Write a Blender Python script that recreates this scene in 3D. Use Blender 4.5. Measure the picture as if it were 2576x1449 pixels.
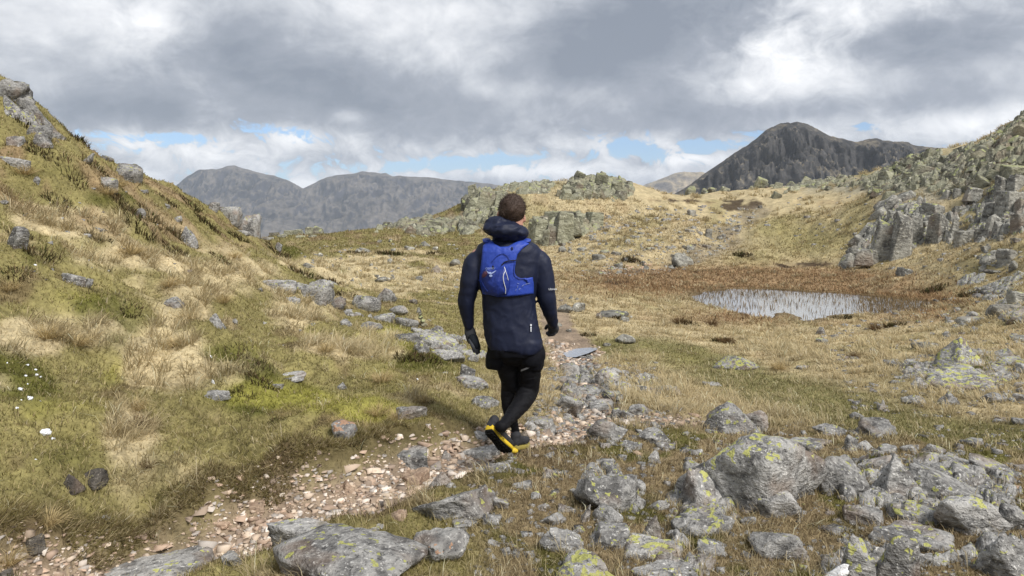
import bpy, bmesh, math, random
import numpy as np
from mathutils import Vector, Matrix, Euler

HAZE = 0.00014
rng = np.random.default_rng(11)
random.seed(11)
for o in list(bpy.data.objects):
    bpy.data.objects.remove(o)
scene = bpy.context.scene
COL = scene.collection

# ---------------------------------------------------------------- camera
# picture coordinates used below: a 2576 x 1449 view of the scene, focal length FV, horizon row VH
FV, VXC, VH, EYE = 1861.5, 1288.0, 553.0, 1.62
cam_data = bpy.data.cameras.new('camera')
cam_data.sensor_width = 36.0
cam_data.lens = FV / 2576.0 * 36.0
cam_data.shift_y = -((1449 / 2.0) - VH) / 2576.0
cam_data.clip_start = 0.05
cam_data.clip_end = 20000
cam = bpy.data.objects.new('camera', cam_data)
COL.objects.link(cam)
cam.location = (0, 0, EYE)
cam.rotation_euler = (math.radians(90), 0, 0)
scene.camera = cam

# ---------------------------------------------------------------- render settings
scene.render.engine = 'CYCLES'
scene.view_settings.view_transform = 'Standard'
scene.view_settings.look = 'None'
scene.view_settings.exposure = 0.30
scene.view_settings.gamma = 1.0
scene.view_settings.use_curve_mapping = False
scene.cycles.max_bounces = 5
scene.cycles.diffuse_bounces = 3
scene.cycles.glossy_bounces = 2
scene.cycles.transmission_bounces = 2
scene.cycles.volume_bounces = 1
scene.cycles.caustics_reflective = False
scene.cycles.caustics_refractive = False
scene.cycles.use_denoising = True

# ---------------------------------------------------------------- sun
SUN_EL, SUN_AZ = math.radians(46), math.radians(138)     # azimuth clockwise from +Y: behind the camera, to the right
sun_data = bpy.data.lights.new('sun', 'SUN')
sun_data.energy = 3.7
sun_data.angle = math.radians(17)
sun_data.color = (1.0, 0.965, 0.92)
sun = bpy.data.objects.new('sun', sun_data)
COL.objects.link(sun)
sdir = Vector((math.sin(SUN_AZ) * math.cos(SUN_EL), math.cos(SUN_AZ) * math.cos(SUN_EL), math.sin(SUN_EL)))
sun.rotation_euler = sdir.to_track_quat('Z', 'Y').to_euler()
sun.location = (20, -30, 60)

# ---------------------------------------------------------------- node helper
class NG:
    """small helper to write node graphs as expressions"""
    def __init__(s, tree):
        s.t = tree
        s.n = tree.nodes
        s.l = tree.links
    def node(s, kind, **kw):
        nd = s.n.new(kind)
        for k, v in kw.items():
            setattr(nd, k, v)
        return nd
    def link(s, a, b):
        if isinstance(a, (int, float)):
            b.default_value = a
        elif isinstance(a, (tuple, list)):
            b.default_value = a if len(a) == len(b.default_value) else tuple(a) + (1.0,)
        else:
            s.l.new(a, b)
    def m(s, op, a, b=None, c=None, clamp=False):
        nd = s.node('ShaderNodeMath', operation=op, use_clamp=clamp)
        for i, v in enumerate((a, b, c)):
            if v is not None:
                s.link(v, nd.inputs[i])
        return nd.outputs[0]
    def vm(s, op, a, b=None):
        nd = s.node('ShaderNodeVectorMath', operation=op)
        s.link(a, nd.inputs[0])
        if b is not None:
            if op == 'SCALE':
                s.link(b, nd.inputs['Scale'])
            else:
                s.link(b, nd.inputs[1])
        return nd.outputs['Value'] if op in ('DOT_PRODUCT', 'LENGTH') else nd.outputs[0]
    def noise(s, vec, scale, detail=4, rough=0.55, dist=0.0, col=False, lac=2.0):
        nd = s.node('ShaderNodeTexNoise')
        s.link(vec, nd.inputs['Vector'])
        for k, v in (('Scale', scale), ('Detail', detail), ('Roughness', rough), ('Distortion', dist), ('Lacunarity', lac)):
            s.link(v, nd.inputs[k])
        return nd.outputs['Color' if col else 'Fac']
    def vor(s, vec, scale, feature='F1', out='Distance', rand=1.0):
        nd = s.node('ShaderNodeTexVoronoi', feature=feature)
        s.link(vec, nd.inputs['Vector'])
        nd.inputs['Scale'].default_value = scale
        nd.inputs['Randomness'].default_value = rand
        return nd.outputs[out]
    def mix(s, f, a, b, mode='MIX'):
        nd = s.node('ShaderNodeMix', data_type='RGBA', blend_type=mode)
        s.link(f, nd.inputs['Factor'])
        s.link(a, nd.inputs['A'] if False else nd.inputs[6])
        s.link(b, nd.inputs[7])
        return nd.outputs[2]
    def ss(s, v, lo, hi):
        nd = s.node('ShaderNodeMapRange', interpolation_type='SMOOTHSTEP')
        s.link(v, nd.inputs['Value'])
        nd.inputs['From Min'].default_value = lo
        nd.inputs['From Max'].default_value = hi
        return nd.outputs[0]
    def ramp(s, f, stops):
        nd = s.node('ShaderNodeValToRGB')
        e = nd.color_ramp.elements
        while len(e) < len(stops):
            e.new(0.5)
        for i, (p, c) in enumerate(stops):
            e[i].position = p
            e[i].color = tuple(c) + (1.0,) if len(c) == 3 else c
        s.link(f, nd.inputs[0])
        return nd.outputs[0]
    def comb(s, x, y, z):
        nd = s.node('ShaderNodeCombineXYZ')
        for i, v in enumerate((x, y, z)):
            s.link(v, nd.inputs[i])
        return nd.outputs[0]
    def sep(s, v):
        nd = s.node('ShaderNodeSeparateXYZ')
        s.link(v, nd.inputs[0])
        return nd.outputs

# ---------------------------------------------------------------- world: clear sky behind a broken cloud deck
world = bpy.data.worlds.new('World')
scene.world = world
world.use_nodes = True
world.cycles.sampling_method = 'MANUAL'
world.cycles.sample_map_resolution = 512
world.node_tree.nodes.clear()
g = NG(world.node_tree)
sky = g.node('ShaderNodeTexSky', sky_type='NISHITA')
sky.sun_disc = False
sky.sun_elevation = SUN_EL
sky.sun_rotation = SUN_AZ
sky.air_density = 1.0
sky.dust_density = 0.6
sky.ozone_density = 1.5
tc = g.node('ShaderNodeTexCoord').outputs['Generated']
dx, dy, dz = g.sep(tc)
zc = g.m('MAXIMUM', dz, 0.0)
den = g.m('ADD', zc, 0.13)
cu, cv = g.m('DIVIDE', dx, den), g.m('DIVIDE', dy, den)
deck = g.comb(cu, cv, 0.0)                                # the cloud deck, flattened towards the horizon
az = g.m('ARCTAN2', dx, dy)
el = g.m('ARCSINE', zc)
ang = g.comb(az, el, 0.0)
def blob(vx, vy, sx, sy, tilt=0.0):
    """soft patch of the deck seen around picture point (vx, vy)"""
    a0, e0 = math.atan((vx - VXC) / FV), math.atan((VH - vy) / FV)
    da, de = g.m('SUBTRACT', az, a0), g.m('SUBTRACT', el, e0)
    c, s_ = math.cos(tilt), math.sin(tilt)
    p = g.m('ADD', g.m('MULTIPLY', da, c), g.m('MULTIPLY', de, s_))
    q = g.m('SUBTRACT', g.m('MULTIPLY', de, c), g.m('MULTIPLY', da, s_))
    p, q = g.m('DIVIDE', p, sx / FV), g.m('DIVIDE', q, sy / FV)
    r2 = g.m('ADD', g.m('MULTIPLY', p, p), g.m('MULTIPLY', q, q))
    return g.m('EXPONENT', g.m('MULTIPLY', r2, -1.0))
def addup(items):
    acc = None
    for b, w in items:
        t = g.m('MULTIPLY', b, w)
        acc = t if acc is None else g.m('ADD', acc, t)
    return acc
n_big = g.noise(deck, 0.75, 2, 0.5, 0.2)
wq = g.vm('MULTIPLY', ang, (1.0, 1.7, 1.0))
n_fine = g.noise(wq, 5.5, 8, 0.60, 0.35)
n_puff = g.noise(g.vm('MULTIPLY', ang, (1.0, 1.35, 1.0)), 22.0, 6, 0.62, 0.5)
# light and dark of the deck
tone = g.m('ADD', g.m('MULTIPLY', g.m('SUBTRACT', n_big, 0.5), 0.4), g.m('MULTIPLY', g.m('SUBTRACT', n_fine, 0.5), 1.25))
broken = g.m('ADD', g.m('SUBTRACT', 1.45, g.ss(el, 0.07, 0.15)), addup([(blob(1960, 150, 170, 130), 0.8), (blob(360, 110, 90, 60), 0.5), (blob(2300, 80, 260, 90), 0.4)]))
tone = g.m('ADD', tone, g.m('MULTIPLY', g.m('MULTIPLY', g.m('SUBTRACT', n_puff, 0.5), 1.0), broken))
tone = g.m('ADD', tone, addup([
    (blob(640, 215, 380, 85, 0.08), -0.44), (blob(960, 285, 300, 50, 0.05), -0.24), (blob(230, 310, 260, 45), -0.24), (blob(540, 130, 140, 50, .5), -0.16),
    (blob(1640, 60, 400, 85, 0.15), -0.50), (blob(1480, 180, 220, 50, 0.3), -0.30), (blob(2330, 150, 190, 50), -0.36), (blob(1850, 120, 120, 60, 0.5), -0.25),
    (blob(2200, 290, 330, 34), -0.26), (blob(1650, 300, 360, 34), -0.18), (blob(1200, 330, 300, 30), -0.14), (blob(1400, 0, 200, 60), -0.1),
    (blob(150, 110, 300, 90), 0.30), (blob(365, 110, 60, 50, .6), 0.20), (blob(1120, 110, 240, 80, 0.2), 0.32), (blob(1950, 160, 130, 120, 0.6), 0.46), (blob(1050, 20, 500, 40), 0.12),
    (blob(2150, 60, 140, 60), 0.36), (blob(2450, 345, 150, 34), 0.40), (blob(2400, 30, 300, 40), 0.12), (blob(880, 298, 44, 18), 0.46), (blob(740, 355, 66, 28), 0.46),
    (blob(520, 395, 110, 34), 0.42), (blob(330, 385, 66, 30), 0.46), (blob(1320, 225, 160, 26), 0.22), (blob(1640, 355, 40, 25), 0.36),
    (blob(1510, 365, 30, 28), 0.30), (blob(1400, 432, 320, 24), 0.46), (blob(1740, 405, 70, 14), 0.50), (blob(760, 468, 70, 12), 0.6), (blob(1080, 380, 130, 20), 0.16),
    (blob(1600, 415, 40, 18), -0.46), (blob(900, 400, 150, 24), -0.10)]))
tone = g.m('ADD', tone, 0.47)
cloud_col = g.ramp(tone, [(0.0, (0.215, 0.245, 0.300)), (0.28, (0.315, 0.343, 0.398)), (0.5, (0.500, 0.525, 0.570)),
                          (0.72, (0.720, 0.735, 0.765)), (1.0, (0.960, 0.965, 0.975))])
# openings low down, where the blue shows
gap = addup([(blob(700, 335, 100, 28, -0.15), 0.48), (blob(330, 365, 130, 14, 0.0), 0.42), (blob(1120, 412, 230, 20, 0.06), 0.50),
             (blob(1570, 372, 60, 36, 0.6), 0.50), (blob(1800, 372, 150, 20, 0.08), 0.56), (blob(690, 450, 130, 16), 0.34),
             (blob(1250, 400, 70, 20), 0.2), (blob(1440, 370, 40, 26), 0.3), (blob(2190, 338, 80, 14), 0.46), (blob(1690, 160, 60, 30), 0.12), (blob(460, 365, 50, 16), 0.3)])
strip = g.m('MULTIPLY', g.ss(el, 0.015, 0.07), g.m('SUBTRACT', 1.0, g.ss(el, 0.085, 0.14)))
gap = g.m('ADD', gap, g.m('MULTIPLY', strip, 0.10))
cover = g.m('ADD', g.m('SUBTRACT', 0.66, gap), g.m('MULTIPLY', g.m('SUBTRACT', n_puff, 0.5), 2.0))
cover = g.m('ADD', cover, g.m('MULTIPLY', g.ss(el, 0.10, 0.16), 0.5))
cover = g.ss(cover, 0.20, 0.40)
sky_col = g.mix(cover, g.vm('MULTIPLY', sky.outputs[0], (0.80, 0.95, 1.20)), g.vm('SCALE', cloud_col, 10.0))
bg = g.node('ShaderNodeBackground')
g.link(sky_col, bg.inputs[0])
bg.inputs[1].default_value = 0.1
g.link(bg.outputs[0], g.node('ShaderNodeOutputWorld').inputs[0])

# ---------------------------------------------------------------- numpy noise
def _hash(ix, iy, iz, seed):
    h = (ix.astype(np.int64) * 374761393 + iy.astype(np.int64) * 668265263 + iz.astype(np.int64) * 2147483647 + seed * 974634777) & 0xFFFFFFFF
    h = ((h ^ (h >> 13)) * 1274126177) & 0xFFFFFFFF
    h = ((h ^ (h >> 16)) * 2246822519) & 0xFFFFFFFF
    return ((h ^ (h >> 15)) & 0xFFFFFF).astype(np.float64) / 0xFFFFFF * 2 - 1
def noise2(x, y, seed=0):
    x = np.asarray(x, float); y = np.asarray(y, float)
    fx, fy = np.floor(x), np.floor(y)
    tx, ty = x - fx, y - fy
    ix, iy = fx.astype(np.int64), fy.astype(np.int64)
    z = np.zeros_like(ix)
    ux, uy = tx * tx * tx * (tx * (tx * 6 - 15) + 10), ty * ty * ty * (ty * (ty * 6 - 15) + 10)
    def c(i, j):
        return _hash(ix + i, iy + j, z, seed) * (tx - i) + _hash(ix + i, iy + j, z + 7, seed) * (ty - j)
    a = c(0, 0) * (1 - ux) + c(1, 0) * ux
    b = c(0, 1) * (1 - ux) + c(1, 1) * ux
    return (a * (1 - uy) + b * uy) * 1.3
def noise3(p, seed=0):
    f = np.floor(p)
    t = p - f
    i = f.astype(np.int64)
    u = t * t * (3 - 2 * t)
    out = 0
    for a in (0, 1):
        wa = u[:, 0] if a else 1 - u[:, 0]
        for b in (0, 1):
            wb = u[:, 1] if b else 1 - u[:, 1]
            for c in (0, 1):
                wc = u[:, 2] if c else 1 - u[:, 2]
                out = out + wa * wb * wc * _hash(i[:, 0] + a, i[:, 1] + b, i[:, 2] + c, seed)
    return out
def fbm2(x, y, oct=4, seed=0, gain=0.5):
    s, a, f = 0, 1.0, 1.0
    for k in range(oct):
        s = s + a * noise2(x * f + 17.3 * k, y * f - 9.1 * k, seed + k)
        a *= gain; f *= 2.03
    return s
def fbm3(p, oct=4, seed=0, gain=0.5):
    s, a, f = 0, 1.0, 1.0
    for k in range(oct):
        s = s + a * noise3(p * f + 5.7 * k, seed + k)
        a *= gain; f *= 2.03
    return s
def sstep(v, lo, hi):
    t = np.clip((v - lo) / (hi - lo), 0, 1)
    return t * t * (3 - 2 * t)

# ---------------------------------------------------------------- the lie of the land: surveyed points (picture column, row, metres away)
SURVEY = [
 # near ground and the gravel path
 (1288,1449,3.35),(700,1449,3.35),(2000,1449,3.35),(2576,1449,3.35),(150,1449,3.3),(2576,1200,4.95),(2100,1250,4.4),(1700,1250,4.4),(1400,1250,4.35),
 (1100,1180,4.8),(600,1310,4.15),(300,1350,3.95),(1290,1135,5.18),(1420,1080,5.9),(1450,980,8.4),(1465,885,12.2),(1430,760,19.5),(1420,690,32.),
 (1800,1120,5.9),(2100,1100,6.2),(1900,950,10.3),(2100,1040,7.4),(1700,880,12.6),(2576,1000,7.6),(2300,900,10.5),(2576,850,12.),(2576,750,17.),(2576,650,23.5),(2576,560,32.),(2576,400,45.),(2576,296,56.),
 (1700,1000,8.0),(1600,800,17.),(1600,760,20.),(1900,830,18.5),(2300,830,18.),
 # pond bowl
 (1520,695,36.),(1740,750,27.5),(2000,808,21.5),(2350,775,24.5),(2000,690,39.5),(2250,690,38.),(1750,690,39.),(2400,730,29.),(2480,700,27.),
 # right slope and crag
 (2150,668,44.),(2330,650,39.),(2240,560,47.),(2250,475,52.),(2420,560,44.),(2450,420,60.),(2350,376,72.),(2150,446,88.),(2040,470,86.),(1900,474,90.),(1730,492,92.),(1640,494,85.),(1880,505,80.),
 (1900,600,56.),(2050,610,52.),(2000,540,66.),(2150,500,72.),(1780,560,66.),
 (1840,560,60.),(1780,620,49.),(1700,655,43.),(1600,640,46.),(1620,560,62.),
 # centre knoll
 (1400,622,50.),(1430,560,56.),(1300,640,46.),(1480,456,75.),(1540,446,78.),(1590,466,80.),(1330,462,72.),(1400,456,73.5),(1225,478,68.),(1190,570,62.),(1150,548,65.),(1100,555,66.),(1050,560,64.),(950,575,60.),(850,590,56.),(700,596,50.),
 (1180,640,42.),(1000,620,42.),(1000,690,26.5),(850,640,33.),(740,640,29.),(1180,700,26.),(1100,750,17.2),(1250,740,20.),
 # left hill
 (900,740,14.5),(800,745,13.),(1000,850,10.1),(1150,870,10.3),(1150,790,14.3),(1150,960,7.4),(1000,1000,6.2),(1180,1060,6.0),(900,1090,5.1),(580,1200,4.4),(250,1290,3.95),(0,1330,3.55),
 (300,1000,5.5),(0,1000,4.6),(0,800,5.8),(300,800,7.),(600,800,8.3),(600,1000,5.9),(800,900,7.6),(300,600,9.5),(0,600,7.5),(0,400,9.5),(0,185,12.),
 (65,262,12.6),(130,338,13.2),(200,378,14.),(300,418,15.),(440,478,16.4),(560,548,18.2),(650,600,19.4),(500,600,13.5),(690,655,17.8),(600,700,11.4),(760,695,15.6),(700,800,9.6),
]
EXTRA = [
 (-5.8,80,.5),(-3.6,88,2.0),(-7.3,78,.4),(-10.3,75,-.3),  # (azimuth in degrees, range, height): behind the crests, beside and behind the camera
 (-38,15,4.2),(-38,22,3.2),(-38,40,0.5),(-30,22,2.0),(-25,26,1.2),(-20,28,0.3),(-25,45,-1.0),(-35,70,-2.5),(-18,40,-.4),(-17,75,-2.0),(-12,90,-1.5),(-5,90,0.5),(-8,110,-3),
 (5,105,3.0),(10,120,2.0),(15,120,4.0),(22,125,5.5),(27,105,6.5),(33,80,8.0),(40,60,9.0),(-25,120,-7),(0,140,-3),(20,170,2),(35,140,5),
 (-60,4,.9),(-60,8,2.2),(-60,14,4.6),(-60,30,5.0),(-90,3,.5),(-90,10,2.8),(-90,30,6.),(-130,10,1.6),(-130,30,4.),(180,4,.1),(-180,4,.1),(180,12,.4),(-180,12,.4),(180,40,2.),(-180,40,2.),
 (130,10,.0),(130,30,1.5),(90,3,.0),(90,10,-.1),(90,30,3.),(60,4,-.05),(60,8,-.15),(60,14,.0),(60,30,3.5),(60,60,9.),(0,1.2,0.02),(90,1.2,.02),(-90,1.2,.05),(180,1.2,.05),(-180,1.2,.05),(0,.5,.02),(0,2.4,.01),(45,2.4,.0),(-45,2.4,.1),
 (0,300,-20),(-40,300,-20),(40,300,-10),(100,200,5),(-100,200,5),(180,200,0),(-180,200,0),
]
_pts = []
for vx, vy, d in SURVEY:
    x = (vx - VXC) / FV * d
    _pts.append((math.atan2(x, d), math.log(math.hypot(x, d)), EYE + (VH - vy) / FV * d))
for a, r, z in EXTRA:
    _pts.append((math.radians(a), math.log(r), z))
_pts = np.array(_pts)
def _tps_k(r2):
    return 0.5 * r2 * np.log(r2 + 1e-12)
_C = _pts[:, :2]
_N = len(_C)
_K = _tps_k(((_C[:, None] - _C[None]) ** 2).sum(-1)) + np.eye(_N) * 0.0012
_P = np.c_[np.ones(_N), _C]
_A = np.zeros((_N + 3, _N + 3)); _A[:_N, :_N] = _K; _A[:_N, _N:] = _P; _A[_N:, :_N] = _P.T
_W = np.linalg.solve(_A, np.r_[_pts[:, 2], 0, 0, 0])
def base_height(th, lr):
    out = np.empty(len(th))
    for s in range(0, len(th), 60000):
        q = np.c_[th[s:s + 60000], lr[s:s + 60000]]
        q4, c4 = q.astype(np.float32), _C.astype(np.float32)
        r2 = (q4[:, :1] - c4[None, :, 0]) ** 2 + (q4[:, 1:] - c4[None, :, 1]) ** 2
        r2 *= np.log(r2 + np.float32(1e-12)) * np.float32(.5)
        out[s:s + 60000] = r2 @ _W[:_N].astype(np.float32) + _W[_N] + q @ _W[_N + 1:]
    return out
def to_view(x, y, z):
    yy = np.maximum(y, 0.05)
    return VXC + x / yy * FV, VH - (z - EYE) / yy * FV

def seg_dist(x, y, line):
    """distance to a polyline of (x, y, half width), and the half width there"""
    best = np.full(len(x), 1e9); hw = np.zeros(len(x)); side = np.zeros(len(x))
    for (ax, ay, aw), (bx, by, bw) in zip(line[:-1], line[1:]):
        ux, uy = bx - ax, by - ay
        L = ux * ux + uy * uy
        t = np.clip(((x - ax) * ux + (y - ay) * uy) / L, 0, 1)
        px, py = x - ax - t * ux, y - ay - t * uy
        d = np.hypot(px, py)
        w = d < best
        best = np.where(w, d, best); hw = np.where(w, aw + t * (bw - aw), hw)
        side = np.where(w, np.sign(ux * py - uy * px), side)
    return best, hw, side
def vpt(vx, d):
    return (vx - VXC) / FV * d
def vline(pts):
    return [(vpt(a, d), d, w) for a, d, w in pts]
PATH = vline([(-200,2.9,.2),(180,3.46,.19),(480,3.82,.23),(720,4.14,.26),(950,4.58,.24),(1100,5.0,.18),(1250,5.5,.16),(1390,5.75,.20),(1460,6.3,.24),(1500,7.4,.20),(1470,9.0,.20),(1440,10.8,.30),(1450,12.3,.5),(1400,14.5,.36),(1395,17.5,.35),(1400,22,.3),(1385,30,.3)])
PATH2 = vline([(1500,6.6,.3),(1650,6.7,.3),(1800,6.6,.22)])
TRACK = vline([(1480,12.2,.5),(1600,13.2,.5),(1720,12.6,.45),(1830,10.8,.55),(1950,9.2,.6),(2080,7.9,.55),(2250,6.8,.5),(2500,6.2,.4)])
STREAM = vline([(1910,76,1.6),(1870,68,1.4),(1830,58,1.6),(1790,51,1.6),(1700,44,1.4),(1600,40,1.0),(1520,37.5,.9)])
POND = [(1735,752,),(1760,735),(1830,728),(1930,728),(2050,735),(2160,742),(2270,752),(2350,762),(2350,778),(2270,786),(2170,790),(2120,792),(2085,797),(2063,806),(2030,812),(2008,808),(2003,797),(1985,788),(1955,790),(1945,800),(1905,800),(1890,790),(1860,788),(1800,778)]
POND_Z = -1.30
PUDDLE = [(1422,893),(1440,883),(1462,876),(1492,878),(1498,884),(1478,893),(1450,902),(1430,902)]
def plane_pts(poly, z):
    out = []
    for vx, vy in poly:
        d = (EYE - z) * FV / (vy - VH)
        out.append((vpt(vx, d), d))
    return out
def poly_sd(x, y, poly):
    """signed distance to a polygon, negative inside"""
    n = len(poly); best = np.full(len(x), 1e9); ins = np.zeros(len(x), bool)
    for k in range(n):
        ax, ay = poly[k]; bx, by = poly[(k + 1) % n]
        ux, uy = bx - ax, by - ay
        t = np.clip(((x - ax) * ux + (y - ay) * uy) / (ux * ux + uy * uy), 0, 1)
        best = np.minimum(best, np.hypot(x - ax - t * ux, y - ay - t * uy))
        c = ((ay > y) != (by > y)) & (x < (bx - ax) * (y - ay) / (by - ay + 1e-12) + ax)
        ins ^= c
    return np.where(ins, -best, best)
POND_W = plane_pts(POND, POND_Z)

MOUNDS = [(vpt(a, d), d, r_, h) for a, d, r_, h in [(560,7.0,.42,.20),(640,6.3,.3,.10),(1040,8.6,.40,.14),(250,6.8,.4,.10),(90,6.6,.5,.16),(820,7.6,.35,.08),(480,8.6,.5,.14),(330,9.2,.5,.16),(180,7.6,.4,.12),(700,9.4,.45,.10),
          (400,12.5,.7,.22),(560,13.0,.6,.2),(230,11.0,.6,.2),(120,10.2,.5,.2),(640,11.0,.5,.14),(880,9.3,.4,.10),(950,5.6,.3,.07),(1080,5.9,.3,.08),(860,5.3,.28,.07),(1150,7.2,.35,.08),(300,5.0,.35,.07),(120,4.6,.3,.06),(1500,10.6,.4,.12),(1310,9.8,.3,.1),(1430,8.0,.22,.07),
          (840,12.2,.4,.16),(780,11.6,.35,.12),(1350,6.6,.2,.06),(1463,12.2,.55,-.06)]]
def terrain(x, y, detail=True):
    x = np.asarray(x, float); y = np.asarray(y, float)
    r = np.maximum(np.hypot(x, y), 0.3)
    th, lr = np.arctan2(x, y), np.log(r)
    z = base_height(th, lr)
    far = sstep(lr, math.log(105), math.log(260))
    z = z * (1 - far) + far * (-30 - 90 * sstep(lr, math.log(200), math.log(1500)))
    # level bog round the pond
    ps = poly_sd(x, y, POND_W) + .35 * fbm2(x * .9, y * .9, 3, 61) * (np.hypot(x, y) < 60)
    bog = 1 - sstep(ps, 0.2, 5.0)
    bog *= sstep(y, 10, 21)
    z = z * (1 - bog) + bog * np.maximum(POND_Z + 0.03 + 0.025 * np.maximum(ps, 0), np.minimum(z, POND_Z + 0.10 + 0.03 * np.maximum(ps, 0)))
    z = np.where(ps < 0.5, z - 0.14 * (1 - sstep(ps, -0.35, 0.12)), z)
    if detail:
        pd, pw, side = seg_dist(x, y, PATH)
        wob = 0.10 * fbm2(x * 2.2, y * 2.2, 3, 31)
        onpath = 1 - sstep(pd + wob - pw, -0.10, 0.10)
        nearpath = 1 - sstep(pd - pw, 0.0, 0.7)
        # the left bank of the path is cut by feet and rain
        lip = (side > 0) * np.exp(-((pd + wob - pw - 0.10) / 0.16) ** 2) * (1 - sstep(r, 5.0, 6.2))
        z = z - 0.10 * onpath * (1 - sstep(r, 9, 14)) + 0.11 * lip
        td, tw, _ = seg_dist(x, y, TRACK)
        ontrack = 1 - sstep(td - tw, -0.2, 0.5)
        sd, sw, _ = seg_dist(x, y, STREAM)
        onstream = 1 - sstep(sd - sw, -0.6, 0.9)
        z = z - 0.35 * onstream * sstep(y, 36, 42)
        calm = (1 - 0.85 * np.maximum(onpath, ontrack * 0.8)) * (1 - 0.9 * bog)
        n1 = fbm2(x * 0.9, y * 0.9, 2, 3)
        n2 = fbm2(x * 2.6, y * 2.6, 3, 7)
        lump = np.abs(fbm2(x * 1.7 + 3, y * 1.7, 3, 12))
        left = sstep(-x / r, 0.02, 0.35)
        near = 1 - sstep(r, 20, 40)
        z = z + calm * near * ((0.040 + 0.09 * left) * n1 + (0.026 + 0.065 * left) * n2 - 0.11 * left * (lump - .3))
        z = z + calm * 0.010 * fbm2(x * 9, y * 9, 3, 22) * (1 - sstep(r, 8, 16))
        for mx, my, mr, mh in MOUNDS:
            z = z + mh * np.exp(-((x - mx) ** 2 + (y - my) ** 2) / (mr * mr))
        mid = sstep(r, 12, 24) * (1 - sstep(r, 120, 200))
        z = z + calm * mid * (0.16 * fbm2(x * .35, y * .35, 2, 41) + 0.15 * fbm2(x * .8, y * .8, 3, 45) - .14 * np.abs(fbm2(x * .55, y * .55, 3, 49)) + .07 * np.abs(fbm2(x * 1.9, y * 1.9, 2, 53)))
        hi = far * (1 - sstep(r, 3000, 5000))
        z = z + hi * 6 * fbm2(x * .01, y * .01, 4, 51)
    return z

_GRID = {}
def land(x, y):
    """height of the ground sheet at (x, y), in front of the camera"""
    x = np.asarray(x, float); y = np.asarray(y, float)
    t = np.clip((np.arctan2(x, y) - th_f[0]) / (th_f[1] - th_f[0]), 0, len(th_f) - 1.001)
    l = np.clip((np.log(np.hypot(x, y)) - LR[15]) / (LR[16] - LR[15]), 0, 558.99)
    i, j = l.astype(int), t.astype(int); a, b = l - i, t - j
    G = _GRID['z']
    return (G[i, j] * (1 - b) + G[i, j + 1] * b) * (1 - a) + (G[i + 1, j] * (1 - b) + G[i + 1, j + 1] * b) * a
_rays_d = np.exp(np.linspace(math.log(2.65), math.log(103), 1100))
def ground_hit(vx, vy):
    """first place where the line of sight through (vx, vy) meets the land"""
    x = vpt(vx, _rays_d)
    z = land(x, _rays_d)
    ray = EYE + (VH - vy) / FV * _rays_d
    below = np.nonzero(z >= ray)[0]
    if len(below) == 0:
        k = int(np.argmin(ray - z))
    else:
        k = below[0]
    d = _rays_d[k]
    return float(vpt(vx, d)), float(d), float(z[k])

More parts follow.
